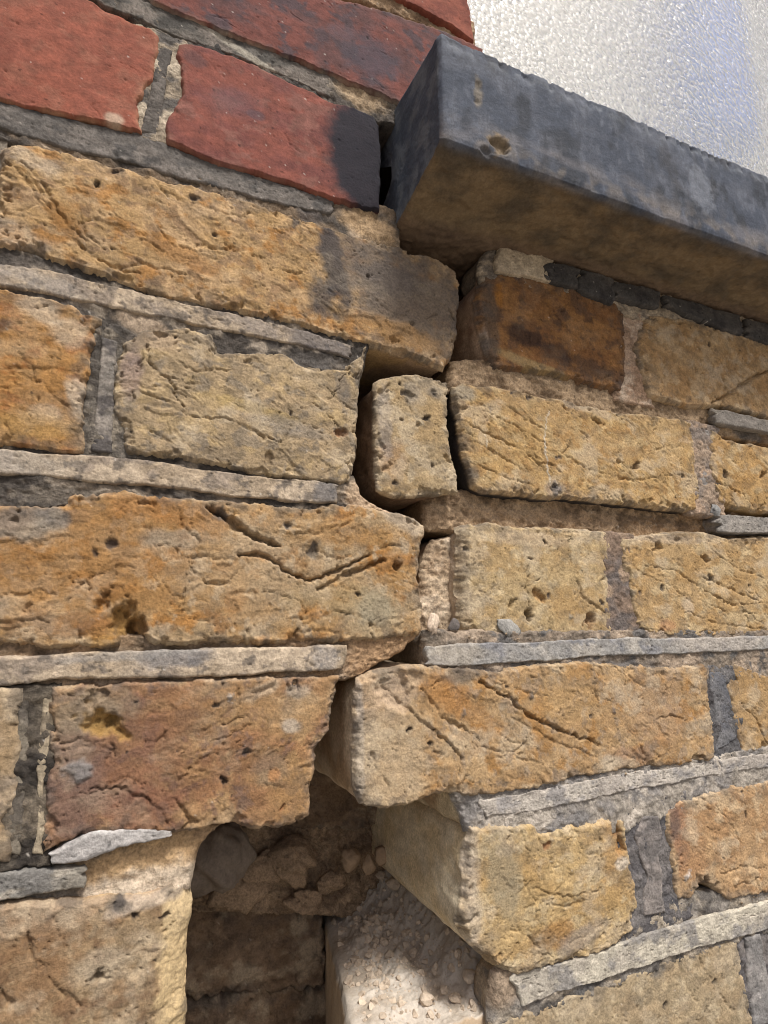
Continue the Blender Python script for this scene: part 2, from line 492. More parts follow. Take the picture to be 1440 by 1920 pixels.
brick([(-210, -165), (0, -85), (120, -30), (190, 15), (240, 40), (280, 52), (296, 66)], [(291, 110), (285, 140), (265, 165), (252, 190), (257, 215)],
      [(-190, 120), (0, 184), (65, 200), (125, 215), (175, 225), (215, 232), (262, 246)], [],
      "bright red brick with a clean smooth face", M_RED, style='red', pal=[REDB, lin(132, 70, 52), lin(138, 80, 60)], bevel=(1.5, .8),
      crumble=.35, npits=4, edge=(lin(176, 130, 96), 1.2, .6), blobs=[((215, 225), 4, 3, 0, PALE, .5), ((10, 90), 4, 12, 0, REDD, .6)])
brick([(340, 82), (380, 85), (425, 100), (475, 120), (550, 155), (625, 192), (665, 200), (700, 218), (709, 235)],
      [(711, 280), (711, 330), (713, 350)], [(318, 264), (400, 300), (450, 313), (550, 345), (625, 372), (675, 385), (710, 393)],
      [(335, 100), (345, 125), (347, 165), (340, 190), (322, 215), (315, 240)],
      "red brick with a sooty black right end", M_RED, style='red', pal=[lin(128, 68, 54), lin(112, 60, 52), lin(124, 76, 64)],
      bevel=(1.8, .8), crumble=.35, npits=8, edge=(lin(160, 110, 84), 1.0, .4),
      blobs=[((694, 300), 25, 38, 0.1, lin(30, 31, 40), .97, .22, .1), ((440, 190), 14, 7, .4, lin(104, 74, 76), .55, .6), ((480, 215), 4, 2.5, 0, lin(80, 64, 70), .6),
             ((365, 110), 6, 4, 0, lin(84, 60, 60), .6)],
      cracks=[([(535, 250), (545, 270), (570, 290)], .6, .6)])
# long stock brick with a grey end
brick([(10, 272), (65, 268), (125, 287), (250, 318), (350, 347), (450, 372), (525, 396), (575, 415), (650, 438), (720, 455), (770, 470), (820, 486), (850, 506)],
      [(861, 530), (857, 580), (855, 625), (845, 665)],
      [(-12, 458), (65, 466), (125, 490), (200, 515), (260, 540), (325, 558), (400, 571), (475, 586), (550, 602), (625, 625), (685, 640), (740, 655), (790, 668), (832, 690)],
      [(5, 330), (-3, 390)],
      "long stock brick, tan at one end and smoke grey at the other", pal=[lin(180, 144, 94), lin(186, 152, 108), lin(170, 122, 66), lin(150, 118, 84)], side=True, side_col=DUSTB, T=100,
      bevel=(3.2, 1.0), rk=dict(ang=-0.25, crease=1.25, lines=1.1, dust=.25), crumble=1.0,
      blobs=[((770, 560), 40, 28, -.15, lin(116, 104, 92), .9, .4), ((730, 520), 14, 9, -.1, lin(112, 102, 94), .6), ((625, 490), 7, 24, .15, lin(46, 46, 54), .92, .35),
             ((604, 560), 7, 9, .3, lin(74, 72, 74), .8), ((690, 500), 26, 18, -.1, lin(112, 102, 94), .6, .5), ((745, 625), 22, 7, -.15, lin(178, 134, 78), .7), ((120, 410), 9, 5, -.7, lin(150, 106, 54), .7),
             ((60, 300), 12, 4, -.3, PALE, .55), ((30, 440), 14, 5, -.2, PALE, .4), ((340, 480), 16, 5, -.3, lin(168, 116, 56), .6)],
      cracks=[([(25, 285), (60, 320), (95, 370), (130, 425), (165, 450)], 1.3, 1.6, 1.0), ([(15, 300), (55, 345), (90, 400)], 1.0, 1.1, .6),
              ([(130, 440), (165, 475), (210, 500), (260, 515)], 1.4, 1.8, -1.0), ([(150, 395), (160, 440), (200, 470)], 1.0, 1.2),
              ([(295, 425), (325, 462), (375, 470)], .9, 1.1, .6), ([(225, 500), (270, 495), (345, 515)], 1.2, 1.3, -.8),
              ([(280, 335), (330, 372), (400, 395), (520, 420)], .7, .8)],
      pits=[((182, 346), 1.6, 2.5, DARK), ((365, 370), 2.2, 1.6, lin(70, 66, 66)), ((403, 440), 1.3, 1.5, DARK), ((220, 320), 1.5, 1.2, DARK), ((690, 518), 1.3, 2.0, None),
            ((555, 412), 3.2, 1.2, lin(78, 74, 74))], npits=14)
# orange header, left edge
brick([(-330, 470), (-150, 505), (0, 540), (80, 556), (130, 572), (186, 596)], [(166, 648), (160, 685), (150, 735), (146, 765), (152, 795), (157, 812)],
      [(-330, 790), (-150, 810), (0, 830), (60, 836), (100, 845), (150, 846)], [],
      "orange brown stock brick with pale lime smears", pal=[lin(172, 124, 66), lin(166, 128, 80), lin(160, 104, 50)], rk=dict(ang=-0.08, crease=.9, dust=.35), bevel=(2.6, 1),
      blobs=[((75, 580), 8, 5, -.4, PALE, .6), ((130, 625), 7, 6, 0, PALE, .5), ((145, 745), 4, 9, .2, lin(200, 182, 156), .75), ((90, 775), 6, 3, 0, PALE, .35),
             ((60, 800), 14, 5, 0, lin(180, 136, 66), .5), ((5, 608), 3, 3, 0, DARK, .6)],
      cracks=[([(0, 690), (60, 690), (150, 697)], .8, .9, .5), ([(40, 700), (80, 720), (130, 770)], .7, .8)], npits=6)
# middle header beside the crack
brick([(238, 640), (272, 618), (350, 614), (398, 622), (412, 662), (450, 664), (530, 660), (562, 684), (640, 694), (672, 668), (686, 645)],
      [(676, 690), (671, 735), (668, 785), (665, 850), (660, 885)],
      [(246, 848), (330, 856), (420, 870), (475, 885), (560, 896), (640, 905), (656, 904)], [(222, 700), (220, 770), (234, 812)],
      "grey tan stock brick header beside the crack", pal=[lin(172, 148, 112), lin(164, 142, 108), lin(182, 156, 112), lin(140, 126, 106)], rk=dict(ang=-0.2, crease=1.1, lines=1.0),
      bevel=(2.8, 1), side_col=DUSTB, T=90,
      blobs=[((470, 765), 22, 3, -.15, lin(186, 158, 92), .5), ((540, 800), 20, 4, -.12, lin(132, 126, 118), .55), ((245, 700), 4, 12, 0, lin(150, 128, 122), .6), ((560, 700), 14, 6, -.1, lin(190, 166, 126), .5),
             ((645, 730), 4, 8, 0, lin(110, 106, 104), .45), ((300, 640), 12, 5, 0, lin(186, 160, 130), .5)],
      cracks=[([(275, 645), (280, 670), (285, 690), (318, 712), (330, 740), (345, 770), (352, 782)], 1.4, 2.2, -.7),
              ([(350, 780), (425, 786), (462, 802), (525, 832)], 1.0, 1.3, .5), ([(462, 802), (490, 815), (522, 831)], 1.8, 2.0),
              ([(340, 680), (362, 696), (440, 695)], .8, 1.0, .5), ([(268, 655), (256, 710), (246, 755)], 1.1, 1.5), ([(262, 735), (280, 742), (330, 760)], .9, 1.1, .6),
              ([(325, 800), (335, 825), (360, 838)], .9, 1.0), ([(270, 800), (300, 820), (340, 835)], .8, .8, .5)],
      pits=[((545, 775), 1.0, 1.2, DARK), ((505, 862), 3.0, 2.0, None), ((637, 812), 3.0, 2.2, lin(160, 110, 70))])
# long brick with deep folds
brick([(-45, 950), (0, 948), (60, 950), (118, 950), (140, 930), (250, 926), (330, 935), (450, 941), (560, 951), (650, 946), (700, 954), (740, 962), (772, 968), (795, 984)],
      [(797, 998), (786, 1025), (784, 1060), (777, 1082), (789, 1108), (792, 1140), (787, 1165)],
      [(-45, 1210), (0, 1207), (100, 1212), (200, 1214), (245, 1200), (275, 1192), (300, 1207), (375, 1205), (500, 1205), (600, 1200), (700, 1198), (788, 1190)], [],
      "long stock brick with deep lips and folds, orange at one end", pal=[lin(172, 132, 80), lin(176, 148, 108), lin(168, 118, 60), lin(184, 160, 126)],
      rk=dict(ang=0.12, crease=1.35, lines=1.2, dust=.6), bevel=(3.0, 1.1), side_col=DUSTB, T=100, crumble=1.1,
      blobs=[((130, 1040), 42, 24, 0, lin(164, 116, 62), .6, .5), ((45, 980), 13, 7, .1, lin(126, 120, 112), .75), ((95, 975), 6, 5, 0, lin(120, 116, 110), .6), ((330, 960), 26, 6, -.1, lin(164, 114, 62), .6),
             ((330, 1010), 14, 4, 0, lin(156, 144, 126), .55), ((480, 1060), 26, 24, 0, lin(178, 152, 116), .55, .5), ((700, 1150), 14, 12, 0, lin(172, 156, 124), .6), ((640, 1000), 14, 7, 0, lin(176, 132, 78), .6),
             ((620, 1120), 22, 7, 0, lin(170, 142, 94), .5), ((215, 1195), 10, 4, 0, lin(176, 130, 60), .6), ((150, 1170), 22, 5, 0, lin(150, 104, 62), .5), ((700, 1140), 9, 8, .4, lin(160, 154, 130), .5),
             ((760, 975), 14, 5, -.4, PALE, .7)],
      cracks=[([(385, 948), (425, 972), (450, 990), (478, 1007), (522, 1020)], 2.6, 6.5, 1.6), ([(445, 1040), (490, 1038), (520, 1058), (550, 1080), (592, 1088), (612, 1078), (655, 1060), (700, 1036)], 2.0, 5.0, -2.6),
              ([(598, 1106), (640, 1082), (690, 1062), (722, 1050)], 2.2, 4.0, -1.0), ([(350, 1080), (342, 1115), (341, 1152)], 1.0, 2.0), ([(135, 1090), (160, 1094), (172, 1112)], 1.0, 1.8),
              ([(0, 1118), (50, 1114), (105, 1116)], .8, 1.0), ([(0, 1164), (45, 1162), (90, 1165)], .8, 1.2), ([(300, 1050), (380, 1046), (440, 1048)], 1.0, 1.2, -.9),
              ([(355, 1060), (375, 1090), (420, 1098), (445, 1075)], 1.0, 1.4, -.8), ([(440, 1110), (445, 1150), (440, 1180)], 1.0, 1.3, .8), ([(590, 950), (598, 962)], 1.2, 2.0),
              ([(450, 990), (520, 1000), (600, 1000), (700, 960)], .9, .9, .6), ([(345, 1160), (390, 1164), (430, 1140)], .9, 1.1), ([(520, 955), (540, 985), (560, 990)], .8, .8),
              ([(55, 1075), (60, 1105), (105, 1115)], .8, 1.0), ([(540, 1190), (600, 1180), (660, 1190)], .9, 1.0, .8), ([(700, 1030), (740, 1022), (785, 1030)], .9, 1.3)],
      pits=[((198, 1130), 3.2, 3.2, None), ((226, 1168), 6.5, 5.5, lin(176, 134, 70)), ((258, 1186), 5.0, 6.0, lin(150, 110, 60)), ((210, 1022), 2.2, 1.8, lin(60, 54, 56)), ((178, 1036), 1.3, 1.2, DARK),
            ((588, 1032), 3.2, 1.5, lin(84, 80, 78)), ((538, 988), 1.8, 1.4, lin(96, 92, 90)), ((745, 1060), 2.6, 5.0, None), ((415, 967), 3.0, 1.0, lin(98, 92, 88)), ((52, 1140), 1.4, 1.5, None),
            ((243, 1140), 3.0, 3.0, None)], npits=16)
# sliver of brick at the far left, then the broken header with the loose lower edge
brick([(-420, 1305), (-200, 1300), (0, 1292), (36, 1292)], [(34, 1350), (24, 1450), (14, 1560)], [(-420, 1660), (-200, 1650), (0, 1625), (10, 1622)], [],
      "pale stock brick end at the left margin", pal=[lin(178, 156, 126), lin(160, 134, 98)], bevel=(2.5, 1), npits=2, res=.8)
brick([(102, 1290), (200, 1284), (280, 1280), (400, 1276), (500, 1272), (600, 1268), (634, 1268)],
      [(626, 1300), (616, 1330), (615, 1368), (600, 1388), (586, 1402), (582, 1450), (579, 1500)],
      [(84, 1604), (120, 1582), (180, 1564), (250, 1558), (320, 1562), (370, 1556), (410, 1546), (440, 1545), (470, 1552), (500, 1553), (545, 1548), (577, 1532)],
      [(102, 1350), (96, 1450), (88, 1540)],
      "reddish brown stock brick hanging over the hole", pal=[lin(160, 122, 80), lin(150, 108, 72), lin(172, 136, 92), lin(126, 96, 78)], rk=dict(ang=0.3, crease=1.0, dust=.4), bevel=(2.8, 1.1),
      side_col=DUSTB, T=95, crumble=1.0,
      blobs=[((240, 1420), 24, 32, .2, lin(134, 92, 70), .6, .5), ((140, 1470), 11, 20, 0, lin(120, 96, 86), .7), ((170, 1330), 14, 8, 0, lin(150, 136, 112), .7), ((260, 1520), 14, 8, 0, lin(136, 88, 68), .6),
             ((550, 1480), 9, 16, 0, lin(178, 136, 84), .6), ((510, 1440), 8, 6, 0, lin(136, 120, 100), .5), ((515, 1452), 2.5, 2.5, 0, lin(184, 130, 80), .8), ((540, 1330), 16, 9, 0, lin(180, 144, 98), .6),
             ((545, 1360), 4, 3, 0, lin(190, 182, 168), .6), ((490, 1295), 9, 3, .3, lin(190, 172, 146), .6), ((560, 1295), 6, 3, 0, lin(170, 164, 152), .5), ((400, 1320), 22, 8, 0, lin(150, 112, 70), .4)],
      cracks=[([(175, 1475), (240, 1480), (280, 1500), (312, 1528), (322, 1556)], 1.0, 1.6, 1.3), ([(330, 1500), (360, 1540), (335, 1555)], 1.4, 2.0), ([(210, 1350), (212, 1390), (200, 1440)], 1.0, 1.2, .8),
              ([(360, 1420), (350, 1450), (330, 1470)], .9, 1.2, .6), ([(455, 1300), (490, 1292), (525, 1290)], 1.0, 1.0, .7)],
      pits=[((190, 1362), 5.5, 3.4, lin(176, 136, 66)), ((206, 1352), 2.6, 2.6, None), ((420, 1465), 1.5, 2.5, DARK), ((463, 1410), 1.7, 1.5, lin(58, 56, 60)), ((432, 1306), 1.6, -0.8, lin(170, 164, 158)),
            ((403, 1322), 1.2, 1.2, DARK), ((555, 1283), 1.6, 1.6, lin(70, 60, 60)), ((148, 1450), 4.5, -1.2, lin(138, 136, 134)), ((530, 1515), 1.0, 1.4, lin(150, 100, 60))], npits=10)
# bottom-left brick with the freshly broken pale end
brick([(-200, 1725), (-60, 1715), (50, 1695), (155, 1692), (230, 1690), (300, 1680), (352, 1662)],
      [(355, 1700), (347, 1780), (345, 1850), (342, 1930), (342, 2000)], [(-200, 2200), (0, 2150), (200, 2100), (340, 2060)], [],
      "brown stock brick with a freshly broken cream end", pal=[lin(150, 120, 86), lin(160, 134, 98), lin(134, 104, 74), lin(170, 146, 112)], rk=dict(ang=0.5, crease=1.2, lines=1.0), bevel=(2.0, 1),
      bev_side=('right', 12, 6), crumble=.4, side_amp=.3, side_col=lin(206, 172, 118), T=80, edge=(lin(190, 168, 138), 2.5, .3),
      blobs=[((338, 1780), 7.5, 70, 0.02, lin(212, 184, 134), .9, .2), ((340, 1690), 8, 14, 0.0, lin(212, 186, 140), .8, .3), ((60, 1715), 30, 7, .1, lin(184, 162, 134), .6), ((280, 1690), 14, 3, .1, lin(196, 178, 156), .8), ((70, 1800), 10, 18, .4, lin(140, 102, 66), .5),
             ((190, 1810), 9, 5, 0, lin(180, 166, 142), .5), ((225, 1700), 5, 2, -.4, lin(96, 90, 84), .6)],
      cracks=[([(50, 1745), (60, 1780), (68, 1815)], 1.6, 2.0, 1.0), ([(0, 1860), (15, 1880), (30, 1905)], 1.4, 1.8), ([(160, 1840), (185, 1835), (205, 1830)], 1.2, 1.8), ([(90, 1830), (120, 1860), (150, 1890)], 1.0, 1.2, .7)],
      pits=[((222, 1700), 2.4, 1.4, lin(80, 76, 74)), ((252, 1716), 1.3, 1.5, DARK), ((310, 1718), 1.3, 1.5, DARK), ((188, 1830), 2, 2.6, None)], npits=12)

# ================================================================== right of the crack
brick([(908, 518), (945, 512), (1020, 526), (1095, 545), (1152, 568), (1168, 590)], [(1173, 640), (1172, 700)],
      [(932, 688), (990, 692), (1040, 700), (1110, 718), (1164, 732)], [(900, 560), (906, 610), (916, 655)],
      "deep orange stock brick header burnt dark in patches", y=3, pal=[lin(158, 110, 60), lin(140, 94, 52), lin(116, 82, 54)], rk=dict(ang=1.35, crease=.5, lines=1.3, fine=1.2, dust=.15), bevel=(3.6, 1), side=True,
      side_col=lin(188, 158, 128), T=100, edge=(lin(112, 92, 74), 3.5, .75), side_pal=[lin(184, 152, 122), lin(160, 124, 96)],
      blobs=[((985, 630), 15, 6, -.2, lin(66, 48, 40), .85), ((1040, 660), 12, 6, -.2, lin(72, 52, 42), .7), ((1110, 690), 16, 6, -.2, lin(84, 64, 50), .7), ((1010, 690), 30, 3.5, -.18, lin(176, 148, 98), .75),
             ((920, 600), 5, 28, 0, lin(104, 88, 72), .7), ((935, 550), 3, 7, 0, lin(170, 110, 40), .8), ((910, 650), 2.5, 12, 0, lin(180, 160, 140), .6)], npits=4)
brick([(1222, 590), (1295, 601), (1370, 625), (1440, 646), (1580, 680)], [], [(1222, 742), (1295, 760), (1370, 762), (1440, 782), (1580, 815)], [(1206, 615), (1197, 650), (1208, 700)],
      "tan stock brick with a forked crack under the sill", y=2, pal=[lin(178, 144, 98), lin(170, 132, 84), lin(186, 156, 114)], rk=dict(ang=-0.9, crease=1.1, lines=.9), bevel=(3, 1), res=.7,
      cracks=[([(1445, 692), (1400, 714), (1368, 738), (1334, 756)], 2.4, 4.0, .8), ([(1302, 605), (1330, 650), (1365, 690), (1392, 722)], 1.0, 1.4, .5), ([(1296, 672), (1305, 695), (1318, 722)], 1.2, 1.6),
              ([(1385, 660), (1378, 690), (1360, 700)], .9, 1.2), ([(1352, 700), (1360, 725), (1366, 742)], 1.3, 1.8), ([(1212, 730), (1215, 690), (1235, 640)], .9, 1.0)], npits=6)
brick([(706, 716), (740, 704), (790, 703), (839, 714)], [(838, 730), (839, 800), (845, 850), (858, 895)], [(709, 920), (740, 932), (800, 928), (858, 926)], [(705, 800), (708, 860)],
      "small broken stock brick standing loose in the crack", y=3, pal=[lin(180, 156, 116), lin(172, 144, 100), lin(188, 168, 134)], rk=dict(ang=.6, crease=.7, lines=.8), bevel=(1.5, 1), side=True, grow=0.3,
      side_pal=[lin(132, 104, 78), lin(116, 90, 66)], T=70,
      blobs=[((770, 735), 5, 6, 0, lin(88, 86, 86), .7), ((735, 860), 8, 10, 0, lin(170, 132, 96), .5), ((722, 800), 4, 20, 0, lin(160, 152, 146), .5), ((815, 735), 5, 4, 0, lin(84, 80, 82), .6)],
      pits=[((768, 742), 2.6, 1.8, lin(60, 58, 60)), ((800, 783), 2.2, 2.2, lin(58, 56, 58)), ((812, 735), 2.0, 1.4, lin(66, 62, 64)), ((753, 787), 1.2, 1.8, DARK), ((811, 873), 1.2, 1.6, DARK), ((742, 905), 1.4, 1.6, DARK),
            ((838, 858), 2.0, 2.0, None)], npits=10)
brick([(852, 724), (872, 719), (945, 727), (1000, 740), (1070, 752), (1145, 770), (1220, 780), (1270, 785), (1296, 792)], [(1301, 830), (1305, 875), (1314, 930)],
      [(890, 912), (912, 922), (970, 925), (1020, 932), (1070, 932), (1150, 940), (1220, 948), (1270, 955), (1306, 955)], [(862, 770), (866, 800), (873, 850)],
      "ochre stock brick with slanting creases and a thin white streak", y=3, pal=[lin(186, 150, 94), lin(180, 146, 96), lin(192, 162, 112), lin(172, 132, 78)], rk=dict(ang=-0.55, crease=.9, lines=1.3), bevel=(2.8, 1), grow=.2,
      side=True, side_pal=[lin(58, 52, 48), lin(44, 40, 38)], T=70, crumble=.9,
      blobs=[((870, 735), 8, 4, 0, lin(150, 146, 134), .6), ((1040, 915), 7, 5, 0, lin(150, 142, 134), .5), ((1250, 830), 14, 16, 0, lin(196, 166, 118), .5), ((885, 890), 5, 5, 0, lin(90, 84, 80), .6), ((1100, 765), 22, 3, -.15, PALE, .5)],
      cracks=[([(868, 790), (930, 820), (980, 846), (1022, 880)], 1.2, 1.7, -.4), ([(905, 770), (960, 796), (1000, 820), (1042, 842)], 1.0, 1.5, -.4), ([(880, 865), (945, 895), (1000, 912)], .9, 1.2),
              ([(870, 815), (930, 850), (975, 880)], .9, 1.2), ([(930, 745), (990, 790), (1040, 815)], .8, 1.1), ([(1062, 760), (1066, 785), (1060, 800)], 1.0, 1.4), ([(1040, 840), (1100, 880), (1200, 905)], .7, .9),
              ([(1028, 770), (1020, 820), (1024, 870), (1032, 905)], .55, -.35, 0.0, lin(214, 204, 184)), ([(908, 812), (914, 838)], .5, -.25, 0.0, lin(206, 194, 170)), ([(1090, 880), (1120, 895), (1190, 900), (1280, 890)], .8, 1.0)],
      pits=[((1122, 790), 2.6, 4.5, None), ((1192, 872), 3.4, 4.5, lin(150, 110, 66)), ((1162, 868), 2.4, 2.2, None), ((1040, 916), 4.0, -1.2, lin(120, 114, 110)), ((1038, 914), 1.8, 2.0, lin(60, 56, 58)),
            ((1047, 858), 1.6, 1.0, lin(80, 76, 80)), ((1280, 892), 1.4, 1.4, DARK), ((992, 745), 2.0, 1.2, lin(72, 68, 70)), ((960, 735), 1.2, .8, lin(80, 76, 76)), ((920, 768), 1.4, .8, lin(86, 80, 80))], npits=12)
brick([(1338, 806), (1366, 826), (1440, 838), (1580, 860)], [], [(1352, 940), (1362, 946), (1410, 956), (1440, 960), (1580, 972)], [(1335, 870), (1344, 915)],
      "ochre stock brick end beside the rubbed perpend", y=3, pal=[lin(184, 146, 90), lin(176, 136, 80), lin(190, 160, 112)], rk=dict(ang=-.6), bevel=(3, 1), res=.7,
      pits=[((1360, 890), 3, 2.4, lin(96, 80, 66)), ((1432, 890), 3, 4, None)], cracks=[([(1345, 905), (1390, 925), (1415, 950)], 1.3, 2.0)], npits=5)
brick([(868, 988), (920, 981), (970, 990), (1045, 991), (1134, 996)], [(1142, 1010), (1140, 1065), (1142, 1140), (1146, 1182)],
      [(868, 1190), (935, 1190), (1020, 1192), (1070, 1190), (1140, 1192)], [(869, 1050), (870, 1125)],
      "beige stock brick header pocked with holes", y=4, pal=[lin(184, 158, 112), lin(176, 146, 98), lin(192, 170, 130)], rk=dict(ang=1.2, crease=.6, lines=1.0), bevel=(3.0, 1), side=True, side_pal=[lin(190, 168, 140), lin(170, 150, 128)], T=60,
      bev_side=('left', 4, 3), edge=(lin(196, 176, 148), 3, .6),
      blobs=[((1080, 1130), 20, 10, 0, lin(178, 138, 80), .5), ((1000, 1010), 30, 4, 0, lin(200, 178, 146), .6), ((872, 1080), 3, 40, 0, lin(170, 162, 152), .25, .6)],
      cracks=[([(1070, 1000), (1068, 1040), (1072, 1060)], 1.0, 1.6, .5), ([(1080, 1075), (1090, 1120), (1135, 1148)], 1.1, 1.6, .6), ([(990, 1060), (988, 1100), (994, 1140)], 1.1, 1.4, .5), ([(890, 1000), (900, 1060), (890, 1110)], .7, .8)],
      pits=[((992, 1152), 3.2, 6.0, None), ((961, 1130), 2.4, 2.6, None), ((1010, 1117), 3.0, 2.6, lin(180, 140, 88)), ((1108, 1166), 4.2, 5.5, lin(160, 110, 56)), ((1029, 1117), 1.7, 1.0, lin(70, 66, 70)),
            ((1128, 1130), 1.7, 1.0, lin(84, 80, 78)), ((1070, 1157), 1.6, -.6, lin(150, 140, 120)), ((1022, 1015), 1.2, 1.4, DARK), ((874, 1028), 1.2, 1.4, DARK)], npits=10)
brick([(1168, 1010), (1245, 1001), (1320, 998), (1370, 1010), (1440, 1008), (1580, 1008)], [], [(1203, 1190), (1320, 1192), (1440, 1190), (1580, 1186)], [(1170, 1040), (1183, 1100), (1191, 1140)],
      "wide ochre stock brick with three dark holes and long creases", y=3, pal=[lin(184, 152, 104), lin(178, 142, 90), lin(190, 164, 120)], rk=dict(ang=-0.4, crease=.9, lines=1.3), bevel=(3, 1), res=.7,
      blobs=[((1290, 1135), 5, 5, 0, lin(206, 186, 158), .6), ((1250, 1172), 6, 4, 0, lin(178, 126, 86), .6), ((1250, 1010), 30, 3, 0, lin(192, 172, 146), .6)],
      cracks=[([(1210, 1060), (1270, 1072), (1312, 1100), (1370, 1135), (1440, 1130)], 1.1, 1.6, -.5), ([(1315, 1080), (1370, 1105), (1420, 1125)], 1.2, 1.8, -.5), ([(1270, 1140), (1345, 1170), (1440, 1180)], .9, 1.2), ([(1200, 1070), (1260, 1100), (1300, 1130)], .8, 1.0),
              ([(1320, 1130), (1370, 1150), (1440, 1150)], .9, 1.2), ([(1345, 1040), (1390, 1070), (1440, 1085)], .8, 1.0)],
      pits=[((1232, 1026), 3.4, 4.0, None), ((1325, 1048), 3.2, 4.5, None), ((1333, 1084), 2.6, 2.0, lin(60, 58, 60)), ((1243, 1104), 2.2, 1.4, lin(70, 66, 66)), ((1202, 1110), 2, 1.6, lin(90, 80, 70)), ((1405, 1098), 1.2, 1.4, DARK)], npits=10)
brick([(678, 1272), (720, 1258), (760, 1250), (835, 1250), (930, 1262), (1020, 1246), (1100, 1243), (1195, 1250), (1260, 1255), (1321, 1246)],
      [(1326, 1265), (1331, 1325), (1339, 1390)],
      [(682, 1508), (720, 1512), (765, 1511), (785, 1502), (820, 1490), (845, 1482), (900, 1494), (1000, 1476), (1095, 1456), (1195, 1441), (1270, 1436), (1340, 1420)],
      [(671, 1330), (674, 1400), (671, 1478)],
      "long stock brick with a broken corner, jutting into the crack", y=0, pal=[lin(178, 142, 96), lin(182, 150, 106), lin(172, 128, 74), lin(160, 136, 108)], rk=dict(ang=-0.45, crease=1.1, lines=1.1), bevel=(2.8, 1),
      side=True, side_pal=[lin(196, 172, 140), lin(176, 146, 110)], T=90, crumble=1.0,
      blobs=[((730, 1420), 22, 26, .3, lin(190, 166, 130), .8, .3), ((700, 1290), 14, 12, 0, lin(190, 164, 132), .7), ((835, 1300), 15, 8, -.6, lin(176, 124, 66), .7), ((890, 1340), 20, 5, -.5, lin(170, 118, 60), .5), ((1180, 1420), 18, 6, 0, lin(170, 132, 104), .5),
             ((1230, 1330), 22, 20, 0, lin(168, 136, 104), .5), ((860, 1265), 11, 4, 0, lin(104, 98, 92), .7), ((1060, 1300), 20, 14, 0, lin(188, 152, 100), .5), ((1145, 1430), 6, 4, 0, lin(196, 178, 152), .8), ((675, 1390), 2, 30, 0, lin(186, 180, 172), .5)],
      cracks=[([(900, 1280), (955, 1310), (990, 1340), (1020, 1356), (1070, 1376), (1125, 1396)], 1.5, 3.6, 1.2), ([(715, 1280), (765, 1330), (820, 1375), (852, 1402), (868, 1430), (850, 1474)], 1.2, 1.8, 2.2), ([(790, 1290), (830, 1345), (905, 1385)], 1.4, 2.0, 1.2),
              ([(1200, 1398), (1212, 1420), (1208, 1436)], 1.6, 2.4), ([(930, 1275), (990, 1300), (1050, 1310)], .9, 1.1), ([(880, 1390), (960, 1420), (1040, 1435)], .9, 1.2, .5), ([(1110, 1280), (1115, 1305), (1125, 1315)], 1.1, 1.2),
              ([(1275, 1270), (1280, 1310), (1272, 1340)], .8, 1.0, .5), ([(960, 1345), (1040, 1390), (1120, 1420)], .9, 1.2), ([(1230, 1350), (1255, 1340), (1290, 1350)], 1.2, 1.4, .8)],
      pits=[((868, 1336), 1.6, -1.0, lin(120, 108, 96)), ((997, 1304), 1.6, -.8, lin(100, 92, 86)), ((1150, 1332), 1.5, -.8, lin(110, 100, 94)), ((1108, 1342), 1.4, .8, lin(84, 76, 72)), ((765, 1370), 1.2, 1.8, DARK), ((806, 1395), 1.2, 1.8, DARK),
            ((985, 1395), 1.2, 1.2, DARK), ((742, 1288), 9, 3.2, lin(186, 162, 134)), ((775, 1275), 5, 2.2, lin(180, 156, 126)), ((950, 1287), 1.2, 1.2, DARK)], npits=14)
brick([(1382, 1246), (1440, 1268), (1580, 1262)], [], [(1396, 1413), (1440, 1402), (1580, 1380)], [(1366, 1285), (1374, 1330), (1386, 1385)],
      "stock brick end beside the dark upright joint", y=2, pal=[lin(180, 146, 98), lin(172, 136, 86)], rk=dict(ang=-.5), bevel=(3, 1), res=.7, npits=4, cracks=[([(1390, 1320), (1420, 1350), (1440, 1400)], 1.2, 2.0)])
